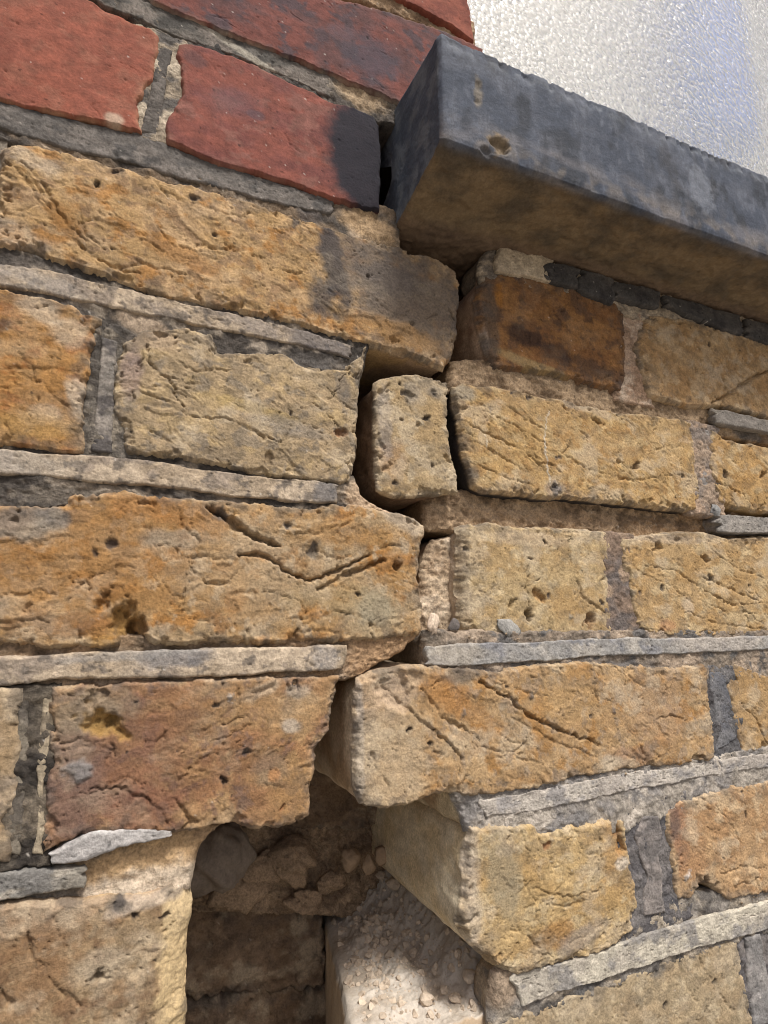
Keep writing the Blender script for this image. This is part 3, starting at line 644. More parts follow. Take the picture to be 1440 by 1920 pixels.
brick([(886, 1552), (920, 1552), (1000, 1546), (1015, 1562), (1045, 1556), (1110, 1546), (1140, 1542), (1172, 1540)], [(1176, 1590), (1182, 1612), (1190, 1660), (1195, 1700), (1184, 1740)],
      [(958, 1822), (972, 1830), (1020, 1815), (1090, 1796), (1120, 1790), (1160, 1768)], [(882, 1620), (878, 1690), (868, 1740), (892, 1772)],
      "pale ochre stock brick header hanging over the dusty ledge", y=0, pal=[lin(190, 160, 108), lin(182, 148, 94), lin(196, 172, 128)], rk=dict(ang=.2, crease=.8, lines=1.1), bevel=(4.2, 1), side=True, T=120,
      side_pal=[lin(212, 194, 160), lin(204, 180, 138)],
      edge=(lin(204, 190, 170), 3.0, .35),
      blobs=[((945, 1640), 9, 20, .2, lin(158, 146, 118), .7), ((1040, 1755), 12, 6, .2, lin(166, 118, 60), .7), ((1090, 1760), 14, 5, .3, lin(140, 132, 128), .6), ((1150, 1600), 8, 14, 0, lin(184, 142, 90), .5), ((885, 1640), 4, 38, 0, lin(206, 198, 188), .4, .6),
             ((1165, 1620), 5, 3, 0, lin(214, 204, 188), .7), ((1020, 1770), 8, 5, 0, lin(96, 84, 70), .4)],
      cracks=[([(1010, 1570), (1028, 1600), (1038, 1628)], .9, 1.3, .4), ([(1000, 1665), (1060, 1682), (1125, 1668)], .9, 1.2, .5), ([(1000, 1690), (1060, 1700), (1110, 1685)], .8, 1.0), ([(990, 1600), (985, 1660), (1010, 1700)], .7, .8), ([(960, 1740), (1000, 1765), (1020, 1790)], .9, 1.0),
              ([(1125, 1555), (1122, 1580), (1130, 1620)], 1.0, 1.2, .6), ([(868, 1740), (885, 1722), (898, 1715)], 1.6, 2.2)],
      pits=[((1163, 1590), 3.6, 3.0, lin(186, 140, 84)), ((1155, 1540), 4.0, 5.0, lin(150, 100, 50)), ((1024, 1584), 2.0, 1.2, lin(170, 110, 60)), ((886, 1667), 1.4, 1.8, None), ((928, 1805), 3.5, -1.0, lin(210, 170, 110))], npits=8)
brick([(1252, 1522), (1266, 1508), (1320, 1492), (1370, 1477), (1440, 1466), (1580, 1440)], [], [(1276, 1686), (1300, 1682), (1312, 1662), (1340, 1660), (1368, 1686), (1440, 1676), (1580, 1655)], [(1260, 1600), (1268, 1650)],
      "orange tan stock brick with a pebble and a hollow below", y=1, pal=[lin(186, 150, 106), lin(178, 138, 94), lin(194, 164, 124)], rk=dict(ang=-.4, crease=.8, lines=.8), bevel=(2.6, 1), res=.7,
      blobs=[((1275, 1560), 6, 18, 0, lin(150, 104, 80), .7), ((1265, 1540), 4, 8, 0, lin(104, 84, 78), .6), ((1300, 1600), 10, 20, 0, lin(178, 134, 92), .6)],
      cracks=[([(1340, 1510), (1370, 1545), (1395, 1590)], .7, .9), ([(1350, 1640), (1400, 1625), (1440, 1630)], .9, 1.1)], pits=[((1326, 1664), 5.0, 4.0, lin(100, 84, 72)), ((1290, 1643), 2.0, -1.2, lin(206, 200, 194)), ((1380, 1652), 2.0, -.9, lin(200, 170, 130)), ((1398, 1526), 1.2, 1.4, DARK)], npits=6)
brick([(925, 1922), (1020, 1888), (1115, 1852), (1200, 1822), (1310, 1782), (1386, 1762)], [(1390, 1800), (1396, 1850), (1410, 1910)], [(960, 2260), (1100, 2210), (1300, 2140), (1440, 2090)], [],
      "greyish beige stock brick at the foot of the view", y=2, pal=[lin(172, 152, 118), lin(166, 144, 110), lin(182, 164, 132)], rk=dict(ang=.8, crease=.9, lines=.9), bevel=(2.8, 1), res=.7, side=True, T=40,
      side_pal=[lin(196, 178, 150), lin(180, 156, 124)],
      cracks=[([(1310, 1785), (1320, 1820), (1335, 1838)], 1.0, 1.5)], pits=[((1248, 1884), 1.8, 1.4, DARK), ((1340, 1840), 1.4, 1.5, DARK), ((1232, 1818), 4.5, .8, lin(92, 92, 92))], npits=12)
brick([(1442, 1748), (1500, 1730), (1620, 1700)], [], [(1475, 2080), (1540, 2060), (1680, 2010)], [], y=2, pal=[TAN, OCHRE], res=1.0, npits=2)

# ================================================================== joints
def joint(top, right, bottom, left, pal, y=4.0, T=70.0, res=0.85, amp=1.0, blobs=(), **k):
    k.setdefault('bevel', (2.0, 1.0)); k.setdefault('edge', None)
    return block("mortar_joint", top, right, bottom, left, wall, M_GRIT, style='grit', y=y if y > 10 else y * .68, T=T, res=res, pal=pal, rk=dict(amp=amp), blobs=blobs, **k)

def ribbon(top, bottom, pal, y=.8, T=9.0, right=(), left=(), res=0.6, blobs=(), cracks=(), **k):
    k.setdefault('bevel', (0.7, .9)); k.setdefault('crumble', .4); k.setdefault('wob', .4); k.setdefault('sm', 8); k.setdefault('grow', .4)
    rj = np.random.RandomState(int(abs(top[0][0] * 7 + top[0][1])) % 9999)
    def ragged(a, b):
        a, b = np.array(a, float), np.array(b, float); L_ = np.hypot(*(b - a)); nn = np.array([b[1] - a[1], a[0] - b[0]]) / (L_ + 1e-6)
        return [tuple(a + (b - a) * t + nn * rj.randn() * min(5.0, .16 * L_)) for t in (.2, .4, .6, .8)]
    right = right or ragged(top[-1], bottom[-1]); left = left or ragged(top[0], bottom[0])
    return block("pointing_strip", top, right, bottom, left, wall, M_MORTAR, style='ribbon', y=y + (.3 if y > -.5 else 0), T=T, res=res, pal=pal, edge=None, blobs=blobs, cracks=cracks, **k)

GR = [MDARK, MGREY, lin(150, 140, 126)]
GB = [MBROWN, lin(172, 144, 112), lin(128, 100, 74)]
DB = [lin(66, 60, 54), lin(86, 78, 70), lin(140, 126, 108)]
# left beds
joint([(480, -130), (750, -22), (890, 40)], [], [(480, -75), (780, 40), (890, 92)], [], GB, y=5)
joint([(100, -90), (300, -8), (640, 130), (760, 185), (900, 245)], [], [(100, -50), (290, 60), (640, 205), (750, 240), (900, 300)], [], [lin(84, 76, 68), lin(130, 118, 102), lin(66, 62, 58)], y=4.2,
      blobs=[((680, 180), 14, 10, 0, lin(176, 148, 112), .8)])
joint([(-150, 120), (0, 175), (260, 235), (520, 330), (712, 380), (745, 398)], [], [(-150, 200), (0, 262), (250, 330), (520, 408), (640, 452), (752, 468)], [], [lin(84, 76, 68), lin(120, 100, 78), lin(150, 130, 106)], y=4.4,
      blobs=[((690, 420), 16, 9, -.3, lin(176, 144, 104), .85), ((580, 405), 6, 5, 0, lin(78, 74, 74), .7)])
joint([(-60, 440), (0, 455), (250, 525), (470, 575), (690, 632)], [(690, 650)], [(-60, 540), (0, 552), (230, 650), (450, 680), (676, 705)], [], DB, y=3.5, blobs=[((600, 690), 20, 5, -.1, lin(96, 90, 84), .7), ((270, 610), 12, 5, -.3, lin(176, 152, 124), .7)])
joint([(-60, 815), (0, 820), (240, 838), (470, 878), (664, 888)], [(672, 925)], [(-60, 962), (0, 962), (150, 948), (400, 955), (650, 965), (770, 985)], [], DB, y=4, blobs=[((710, 950), 20, 8, -.5, lin(190, 160, 126), .9), ((100, 935), 30, 5, 0, lin(74, 68, 62), .6)])
joint([(-60, 1195), (300, 1192), (650, 1185), (792, 1180)], [(760, 1215), (700, 1250)], [(-60, 1305), (300, 1295), (560, 1285), (648, 1275)], [], [lin(120, 100, 78), MBROWN, lin(140, 120, 98)], y=5, blobs=[((720, 1220), 20, 12, .4, lin(166, 130, 92), .9)], side=True, side_col=DUSTB)
joint([(-60, 1605), (60, 1595), (180, 1560), (330, 1550), (412, 1546)], [(385, 1570), (365, 1600), (358, 1640)], [(-60, 1720), (100, 1710), (250, 1698), (352, 1672)], [], [lin(120, 104, 84), MBROWN, lin(176, 144, 104)], y=7, amp=1.1,
      blobs=[((260, 1620), 24, 7, .15, lin(186, 150, 104), .85), ((250, 1665), 30, 6, .1, lin(204, 184, 158), .85), ((60, 1690), 22, 4, .1, lin(96, 94, 90), .7)], side=True, side_col=DUSTB, T=60)
# left uprights
joint([(255, 40), (350, 75)], [], [(245, 262), (330, 275)], [], [lin(150, 134, 112), lin(176, 160, 136), MDARK], y=3, amp=.9)
joint([(180, 590), (248, 620)], [], [(140, 862), (255, 862)], [], [lin(74, 68, 62), lin(100, 92, 82), lin(140, 128, 110)], y=3.2, amp=1.1)
joint([(15, 1280), (112, 1280)], [], [(-5, 1640), (92, 1625)], [], [lin(78, 70, 60), lin(110, 98, 82), lin(60, 54, 48)], y=3.0, amp=1.3)
# right beds
joint([(922, 462), (1040, 478), (1170, 518), (1345, 570), (1600, 640)], [], [(905, 528), (1020, 545), (1150, 588), (1320, 625), (1600, 700)], [(905, 490)], [lin(150, 132, 108), lin(176, 156, 128), lin(120, 108, 94)], y=5.5, T=22, side=True, side_pal=[lin(110, 96, 80), lin(130, 112, 92)])
joint([(850, 675), (935, 672), (1170, 720), (1300, 752), (1600, 815)], [], [(848, 735), (1000, 752), (1150, 782), (1300, 805), (1600, 868)], [], [lin(156, 130, 98), lin(170, 142, 108), lin(124, 100, 74)], y=10, amp=1.3, T=60, blobs=[((1400, 815), 14, 5, -.1, lin(92, 86, 80), .8)])
joint([(800, 918), (870, 918), (1000, 920), (1310, 945), (1600, 968)], [], [(800, 992), (880, 1000), (1000, 1002), (1300, 1012), (1600, 1022)], [], [lin(156, 128, 96), lin(172, 144, 110), lin(124, 100, 74)], y=13, amp=1.6, T=60)
joint([(815, 1012), (880, 1000)], [(880, 1080)], [(775, 1200), (880, 1202)], [(800, 1060), (790, 1110)], [lin(182, 158, 128), lin(164, 138, 108), lin(194, 172, 144)], y=15, amp=1.3, T=60, side=True, side_col=DUSTB)
joint([(800, 1182), (1000, 1182), (1460, 1180), (1600, 1178)], [], [(800, 1262), (1000, 1275), (1300, 1275), (1600, 1270)], [], [lin(128, 114, 98), lin(156, 136, 114), lin(96, 92, 88)], y=4, blobs=[((740, 1240), 16, 10, .4, lin(176, 148, 118), .8), ((1150, 1255), 28, 4, 0, lin(98, 94, 92), .8), ((890, 1265), 12, 4, 0, lin(92, 86, 82), .8)])
joint([(850, 1480), (1000, 1470), (1195, 1435), (1340, 1415), (1600, 1370)], [], [(878, 1562), (1000, 1572), (1170, 1562), (1300, 1512), (1600, 1450)], [(870, 1520)], [lin(150, 140, 126), lin(128, 122, 116), lin(176, 164, 148)], y=2.5, T=90, blobs=[((1070, 1540), 16, 4, .1, lin(110, 108, 108), .7)], side=True, side_pal=[lin(196, 176, 140), lin(170, 140, 104)])
joint([(930, 1825), (1190, 1738), (1270, 1680), (1440, 1665), (1600, 1635)], [], [(925, 1935), (1115, 1868), (1310, 1795), (1440, 1752), (1600, 1710)], [], [lin(128, 120, 110), lin(156, 142, 122), MDARK], y=3.5, blobs=[((1085, 1868), 9, 5, .3, lin(96, 94, 92), .8), ((940, 1850), 9, 9, 0, lin(150, 128, 104), .9)], side=True, side_col=lin(158, 138, 112), T=14)
# right uprights
joint([(1160, 575), (1225, 590)], [], [(1155, 750), (1225, 765)], [], [lin(176, 146, 118), lin(160, 128, 100), lin(190, 166, 140)], y=7, amp=1.2)
joint([(1290, 785), (1350, 800)], [], [(1295, 965), (1360, 970)], [], [lin(150, 128, 106), lin(130, 116, 104), lin(170, 142, 116)], y=6, amp=1.1)
joint([(1132, 995), (1190, 1000)], [], [(1135, 1200), (1212, 1200)], [], [lin(128, 106, 88), lin(104, 94, 88), lin(150, 126, 102)], y=6, amp=.9)
joint([(1315, 1245), (1392, 1245)], [], [(1330, 1430), (1402, 1422)], [], [lin(86, 84, 84), lin(108, 104, 102), lin(74, 70, 70)], y=4, amp=.9)
joint([(1160, 1490), (1285, 1480)], [], [(1165, 1790), (1300, 1720)], [], [lin(92, 88, 88), lin(112, 106, 102), lin(76, 74, 76)], y=3.5, amp=.9)
joint([(1380, 1740), (1460, 1720)], [], [(1405, 2050), (1500, 2030)], [], [lin(92, 88, 88), lin(120, 112, 106)], y=3.5, amp=1.0)

# pointing strips
CR = [lin(178, 158, 132), lin(158, 138, 112), lin(142, 126, 108), lin(104, 94, 84)]
GRY = [lin(136, 132, 128), lin(150, 142, 134), lin(122, 120, 120)]
ribbon([(120, -65), (190, -35), (290, 8), (350, 33), (450, 76), (550, 114), (628, 148)], [(100, -42), (190, 5), (283, 46), (345, 72), (430, 98), (550, 150), (622, 182)], [lin(96, 90, 82), lin(116, 106, 96), lin(80, 76, 70)], y=1.8,
       blobs=[((460, 100), 30, 2, -.35, lin(180, 170, 150), .6)])
ribbon([(-150, 140), (0, 192), (65, 206), (130, 222), (250, 248), (315, 270), (400, 304), (500, 337), (600, 368), (624, 376)], [(-150, 186), (0, 238), (65, 258), (125, 278), (250, 306), (350, 335), (450, 362), (540, 386), (620, 400)],
       [lin(96, 90, 84), lin(112, 104, 96), lin(82, 78, 74)], y=1.6)
ribbon([(-60, 480), (0, 492), (100, 507), (200, 532), (300, 555), (400, 580), (500, 601), (575, 620), (662, 648)], [(-60, 522), (0, 535), (100, 552), (200, 572), (300, 592), (400, 615), (500, 636), (575, 651), (655, 671)], CR, y=.7,
       blobs=[((600, 645), 22, 6, -.2, lin(100, 94, 92), .8), ((480, 612), 14, 4, -.2, lin(126, 116, 108), .6), ((60, 520), 20, 4, -.2, lin(150, 142, 132), .4)], cracks=[([(138, 512), (135, 558)], .4, .8)])
ribbon([(-60, 838), (0, 842), (150, 851), (250, 861), (320, 869), (400, 880), (475, 893), (560, 900), (636, 909)], [(-60, 880), (0, 886), (100, 894), (180, 906), (320, 911), (420, 926), (520, 936), (632, 943)], CR, y=.5,
       blobs=[((612, 920), 7, 6, 0, lin(106, 102, 100), .85), ((20, 866), 20, 6, 0, lin(158, 148, 134), .5)], cracks=[([(320, 868), (325, 890), (322, 912)], .5, 1.2)])
ribbon([(-60, 1236), (0, 1231), (100, 1223), (200, 1223), (370, 1219), (550, 1213), (650, 1210)], [(-60, 1288), (0, 1285), (60, 1283), (110, 1270), (200, 1273), (320, 1271), (450, 1266), (560, 1259), (640, 1254)], CR, y=.0, T=12,
       right=[(651, 1225), (646, 1240)], blobs=[((330, 1232), 14, 4, .05, lin(118, 114, 112), .8), ((250, 1228), 26, 2, .05, lin(140, 134, 126), .6), ((610, 1238), 6, 6, 0, lin(140, 134, 128), .6)])
ribbon([(-60, 1646), (0, 1641), (80, 1634), (157, 1625)], [(-60, 1690), (0, 1687), (80, 1679), (155, 1667)], [lin(140, 132, 118), lin(116, 112, 106), lin(160, 150, 134)], y=0.5)
# curled grey flake of old pointing under the hanging brick
ribbon([(92, 1602), (125, 1580), (185, 1560), (235, 1556), (318, 1560)], [(100, 1622), (155, 1615), (215, 1596), (250, 1586), (321, 1568)], [lin(164, 158, 152), lin(146, 140, 134), lin(180, 176, 170)], y=-.8, T=8)
# upright ridges
ribbon([(296, 84), (322, 92)], [(265, 245), (292, 252)], [lin(84, 78, 72), lin(104, 96, 88)], y=1.0, left=[(285, 160)], right=[(308, 165)])
ribbon([(192, 632), (218, 640)], [(172, 845), (208, 848)], [lin(110, 104, 96), lin(140, 130, 118), lin(88, 82, 78)], y=1.0, left=[(182, 730)], right=[(212, 740)])
ribbon([(36, 1300), (58, 1298)], [(12, 1600), (34, 1605)], [lin(120, 110, 94), lin(92, 84, 74)], y=1.6)
ribbon([(86, 1300), (100, 1298)], [(62, 1600), (78, 1604)], [lin(158, 142, 116), lin(120, 106, 88)], y=1.4)
ribbon([(1146, 1096), (1177, 1098)], [(1150, 1184), (1181, 1188)], [lin(122, 108, 98), lin(108, 100, 94)], y=4.5)
ribbon([(1143, 1035), (1163, 1032)], [(1144, 1090), (1168, 1092)], [lin(176, 148, 120), lin(150, 122, 100)], y=4.5, bevel=(4, 1))
ribbon([(1331, 1260), (1361, 1262)], [(1343, 1410), (1380, 1385)], [lin(92, 92, 96), lin(108, 106, 106)], y=2.0)
ribbon([(1206, 1532), (1234, 1530)], [(1212, 1718), (1248, 1712)], [lin(120, 112, 106), lin(104, 98, 94), lin(140, 130, 122)], y=1.0)
ribbon([(1400, 1760), (1426, 1752)], [(1416, 1930), (1446, 1920)], [lin(120, 116, 112), lin(140, 134, 128)], y=1.0)
ribbon([(1308, 800), (1330, 806)], [(1312, 950), (1332, 955)], [lin(140, 132, 124), lin(120, 114, 108)], y=4.5, bevel=(2.5, 1))
# right strips
ribbon([(936, 460), (980, 470), (1040, 481)], [(932, 508), (1000, 518), (1030, 528)], [lin(184, 164, 134), lin(170, 150, 122)], y=0.0, T=12)
for a, b, c, d in (((1022, 498), (1030, 490), (1022, 516), (1032, 524)), ((1032, 492), (1090, 503), (1030, 522), (1086, 538)), ((1092, 504), (1152, 522), (1088, 540), (1150, 568)), ((1155, 526), (1240, 546), (1153, 556), (1238, 574)),
                   ((1248, 552), (1390, 592), (1250, 570), (1390, 628)), ((1402, 596), (1600, 650), (1400, 630), (1600, 684))):
    ribbon([a, ((a[0] + b[0]) / 2, (a[1] + b[1]) / 2 - 2), b], [c, ((c[0] + d[0]) / 2, (c[1] + d[1]) / 2 + 2), d], [lin(72, 68, 64), lin(84, 78, 72), lin(62, 58, 56)], y=-.6, bevel=(1.6, .8), sm=14)
ribbon([(1338, 765), (1390, 777), (1600, 822)], [(1344, 793), (1390, 800), (1600, 842)], [lin(142, 132, 118), lin(128, 120, 110)], y=1.0)
ribbon([(1345, 966), (1400, 968), (1600, 980)], [(1350, 997), (1400, 999), (1600, 1008)], [lin(142, 134, 124), lin(128, 122, 114)], y=1.0)
ribbon([(804, 1211), (870, 1208), (1020, 1203), (1145, 1197), (1270, 1196), (1440, 1193), (1600, 1190)], [(799, 1246), (870, 1248), (970, 1243), (1070, 1235), (1145, 1228), (1270, 1226), (1440, 1218), (1600, 1212)],
       [lin(140, 136, 130), lin(162, 154, 142), lin(124, 122, 122)], y=.9, blobs=[((850, 1230), 16, 6, 0, lin(168, 156, 138), .6), ((1350, 1205), 40, 6, 0, lin(170, 158, 144), .6)], cracks=[([(1218, 1196), (1222, 1215), (1218, 1228)], .6, 1.6)])
ribbon([(902, 1498), (970, 1490), (1040, 1476), (1120, 1461), (1195, 1448), (1270, 1440), (1340, 1426), (1440, 1413), (1600, 1388)], [(914, 1532), (970, 1526), (1040, 1513), (1120, 1496), (1180, 1483), (1270, 1466), (1345, 1453), (1440, 1438), (1600, 1412)],
       [lin(176, 166, 152), lin(160, 150, 138), lin(140, 134, 128)], y=.7, cracks=[([(1300, 1434), (1304, 1462)], .4, .8), ([(1345, 1424), (1355, 1455)], .8, 2.0)])
ribbon([(966, 1826), (1040, 1810), (1120, 1790), (1195, 1757), (1270, 1736), (1360, 1711), (1440, 1691), (1600, 1655)], [(980, 1889), (1065, 1860), (1120, 1841), (1195, 1815), (1270, 1791), (1360, 1766), (1440, 1741), (1600, 1700)],
       [lin(180, 170, 150), lin(164, 154, 138), lin(138, 132, 124)], y=.5, T=12, side=True)

# ================================================================== inside the hole: inner bricks and their mortar
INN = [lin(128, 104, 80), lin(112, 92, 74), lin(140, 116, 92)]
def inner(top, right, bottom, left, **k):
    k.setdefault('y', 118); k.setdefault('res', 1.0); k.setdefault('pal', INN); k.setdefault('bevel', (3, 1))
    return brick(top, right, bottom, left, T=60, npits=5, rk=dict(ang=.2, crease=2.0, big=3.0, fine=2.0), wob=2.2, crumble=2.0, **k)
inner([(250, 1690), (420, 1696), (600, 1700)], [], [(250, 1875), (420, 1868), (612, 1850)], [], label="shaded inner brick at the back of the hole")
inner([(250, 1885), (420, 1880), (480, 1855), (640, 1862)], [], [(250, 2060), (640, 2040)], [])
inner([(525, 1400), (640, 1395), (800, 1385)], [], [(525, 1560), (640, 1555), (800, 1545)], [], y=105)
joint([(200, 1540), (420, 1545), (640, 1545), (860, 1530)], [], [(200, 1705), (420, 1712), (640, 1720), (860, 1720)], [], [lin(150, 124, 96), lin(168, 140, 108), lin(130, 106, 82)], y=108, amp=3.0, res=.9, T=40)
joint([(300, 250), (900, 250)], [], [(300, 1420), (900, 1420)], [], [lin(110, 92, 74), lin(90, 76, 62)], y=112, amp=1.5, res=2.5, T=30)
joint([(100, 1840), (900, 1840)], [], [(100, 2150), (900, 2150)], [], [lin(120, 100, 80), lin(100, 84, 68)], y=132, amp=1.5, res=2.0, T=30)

# ================================================================== ledge brick below the hole, its top under dust
def lump_mesh(name, c, r, sd, mat, colr, parent=None, flat=(1, 1, 1), n=18, rough=.28, cut=True):
    th = np.linspace(0, np.pi, n + 1); ph = np.linspace(0, 2 * np.pi, 2 * n, endpoint=False)
    A, B = np.meshgrid(th, ph, indexing='ij')
    X = np.sin(A) * np.cos(B); Y_ = np.sin(A) * np.sin(B); Z_ = np.cos(A)
    k = 1 + rough * (pn(X * 1.3 + 2 * Z_, Y_ * 1.3 - Z_, sd) + .5 * pn(X * 3 + Z_, Y_ * 3 + 2 * Z_, sd + 1)) + .1 * rough * pn(X * 9 + Z_ * 5, Y_ * 9 - Z_ * 4, sd + 2)
    if cut:
        rg = np.random.RandomState(sd); dn = rg.randn(14, 3); dn /= np.linalg.norm(dn, axis=1)[:, None]
        for q in dn:
            dt = X * q[0] + Y_ * q[1] + Z_ * q[2]
            k = np.minimum(k, np.where(dt > .2, (.62 + .25 * rg.rand()) / np.maximum(dt, .2), 9))
        k = k * (1 + .05 * pn(X * 7 + Z_ * 5, Y_ * 7 - Z_ * 4, sd + 2))
    V = np.stack([X * k * r * flat[0] + c[0], Y_ * k * r * flat[1] + c[1], Z_ * k * r * flat[2] + c[2]], -1).reshape(-1, 3)
    m_ = 2 * n
    idx = np.arange((n + 1) * m_).reshape(n + 1, m_)
    Q = np.stack([idx[:-1], idx[1:], np.roll(idx, -1, 1)[1:], np.roll(idx, -1, 1)[:-1]], -1).reshape(-1, 4)
    cc = np.asarray(colr) * (1 + .15 * pn(V[:, 0] / 3, V[:, 2] / 3 + V[:, 1] / 3, sd))[:, None]
    return link_mesh(name, V, Q, cc, mat, parent, smooth=not (cut and n < 12))

LEDGE_Z = -162.0
def dust_height(x, y):
    """dust heap on the ledge: heaped against the deep end and along the overhanging header"""
    a = 40 * sst(50, 165, y) * sst(188, 235, x - (y - 26) * 0.215)
    b = 15 * sst(236, 262, x) * sst(6, 40, y) + 6 * np.exp(-((x - 255) / 20) ** 2) * sst(20, 60, y)
    n = 2.6 * fbm(x / 22, y / 22, 301, 5, .6) + 1.1 * sst(0, .6, fbm(x / 4, y / 4, 305, 3)) * (.4 + sst(40, 90, y))
    return a + b + n

def ledge():
    # the brick itself: left face, top, front (grid over its top, then sides)
    nx, ny = 190, 260
    s = np.linspace(0, 1, nx + 1)[None, :]; t = np.linspace(0, 1, ny + 1)[:, None]
    y = 9 + t * 161 + 0 * s
    x0 = 184 + (y + 2) * 0.215
    x = x0 + s * (300 - x0)
    e = x - x0
    z = LEDGE_Z + dust_height(x, y) * sst(0, 14, e)
    z = z - 3.0 * (1 - np.sqrt(np.clip(1 - np.clip(1 - e / 4, 0, 1) ** 2, 0, 1)))
    x = x + .5 * fbm(y / 10, z / 10, 310, 3) * (e < 1)
    V = np.stack([x, y, z], -1).reshape(-1, 3)
    idx = np.arange((ny + 1) * (nx + 1)).reshape(ny + 1, nx + 1)
    Q = np.stack([idx[:-1, :-1], idx[:-1, 1:], idx[1:, 1:], idx[1:, :-1]], -1).reshape(-1, 4)
    w1 = sst(-.3, .6, fbm(x / 18, y / 18, 320, 4))[..., None]
    C = (lin(188, 176, 160) * (1 - w1) + lin(166, 151, 132) * w1) * (1 + .1 * fbm(x / 4, y / 4, 324, 3))[..., None]
    C = C.reshape(-1, 3)
    loop = np.concatenate([idx[0, :-1], idx[:-1, -1], idx[-1, :0:-1], idx[:0:-1, 0]])
    off = len(V); prev = loop; nl = len(loop); base = V[loop]
    cen = base.mean(0); out = base - cen; 
    for dz in (1.5, 4, 8, 14, 22, 32, 44, 56, 68):
        f = .8 * fbm(base[:, 1] / 12 + base[:, 0] / 12, np.full(nl, dz / 12.), 330, 3)
        ring = base.copy(); ring[:, 2] = base[:, 2] - dz; ring[:, 0] += f - .6 * (base[:, 0] < 240)
        V = np.concatenate([V, ring]); C = np.concatenate([C, np.ones((nl, 1)) * lin(190, 164, 132) * (1 + .12 * f)[:, None]])
        cur = off + np.arange(nl)
        Q = np.concatenate([Q, np.stack([prev, cur, np.roll(cur, -1), np.roll(prev, -1)], -1)])
        prev = cur; off += nl
    o = link_mesh("brick", V, Q, C, M_DUST, wall, ngon=prev)
    o['label'] = "ledge brick inside the hole under pale mortar dust"
ledge()

# crumbs: countless grit on the ledge
def crumbs():
    rg = np.random.RandomState(5)
    Vs, Ts, Cs = [], [], []
    octv = np.array([[1, 0, 0], [-1, 0, 0], [0, 1, 0], [0, -1, 0], [0, 0, 1], [0, 0, -1]], float)
    octt = np.array([[0, 2, 4], [2, 1, 4], [1, 3, 4], [3, 0, 4], [2, 0, 5], [1, 2, 5], [3, 1, 5], [0, 3, 5]])
    # one subdivision for rounder grains
    vl = [tuple(v) for v in octv]; tl = []
    for a, b, c in octt:
        ids = []
        for p, q in ((a, b), (b, c), (c, a)):
            mm_ = (octv[p] + octv[q]); mm_ = tuple(np.round(mm_ / np.linalg.norm(mm_), 5))
            if mm_ not in vl: vl.append(mm_)
            ids.append(vl.index(mm_))
        tl += [(a, ids[0], ids[2]), (b, ids[1], ids[0]), (c, ids[2], ids[1]), tuple(ids)]
    sv = np.array(vl); stt = np.array(tl)
    for i in range(3000):
        y = 12 + 154 * rg.rand() ** .8; x0 = 188 + (y + 2) * .215; x = x0 + (296 - x0) * rg.rand()
        r = .3 + 2.1 * rg.rand() ** 6
        z = LEDGE_Z + float(dust_height(np.array([x]), np.array([y]))[0]) * float(sst(0, 14, np.array([x - x0]))[0]) 
        v = sv * (r * (.55 + .75 * rg.rand(len(sv), 1))) * (.8 + .5 * rg.rand(3)) + [x, y, z + .1 * r]
        Ts.append(stt + len(sv) * i); Vs.append(v); Cs.append(np.ones((len(sv), 1)) * lin(194, 174, 150) * (.75 + .4 * rg.rand()))
    o = link_mesh("mortar_crumbs", np.concatenate(Vs), np.zeros((0, 4)), np.concatenate(Cs), M_DUST, None, tris=np.concatenate(Ts), smooth=False)
    tag(o, "loose mortar crumbs and grit strewn over the dusty ledge", "grit", kind="stuff")
crumbs()
def shelf_crumbs():
    rg = np.random.RandomState(11); Vs, Ts = [], []
    v8 = np.array([[1, 0, 0], [-1, 0, 0], [0, 1, 0], [0, -1, 0], [0, 0, 1], [0, 0, -1]], float)
    t8 = np.array([[0, 2, 4], [2, 1, 4], [1, 3, 4], [3, 0, 4], [2, 0, 5], [1, 2, 5], [3, 1, 5], [0, 3, 5]])
    n = 0
    for (x0, y0, x1, y1, dep, cnt) in ((800, 1165, 862, 1192, 10, 60), (870, 1196, 1140, 1200, 3.0, 40), (1145, 1180, 1180, 1192, 4, 20), (905, 1490, 1335, 1428, 2.2, 60),
                                       (960, 1822, 1190, 1752, 2.5, 50), (1370, 1690, 1440, 1680, 2.5, 25)):
        for _ in range(cnt):
            t = rg.rand(); p = at_depth((x0 + (x1 - x0) * t, y0 + (y1 - y0) * t + 3 * rg.randn()), dep + 1.2 * rg.randn())
            r = .25 + .8 * rg.rand() ** 3
            Vs.append(v8 * r * (.6 + .7 * rg.rand(6, 1)) + np.array(p)); Ts.append(t8 + 6 * n); n += 1
    C = np.repeat(lin(150, 128, 102)[None] * (.6 + .6 * rg.rand(n, 1)), 6, 0)
    o = link_mesh("joint_crumbs", np.concatenate(Vs), np.zeros((0, 4)), C, M_DUST, None, tris=np.concatenate(Ts), smooth=False)
    tag(o, "fine mortar crumbs caught along the joints", "grit", kind="stuff")
def ledge_z(x, y):
    return LEDGE_Z + float(dust_height(np.array([float(x)]), np.array([float(y)]))[0])
def at_depth(px, y):
    q = back([px], y)[0]; return q[0], y, q[1]
shelf_crumbs()
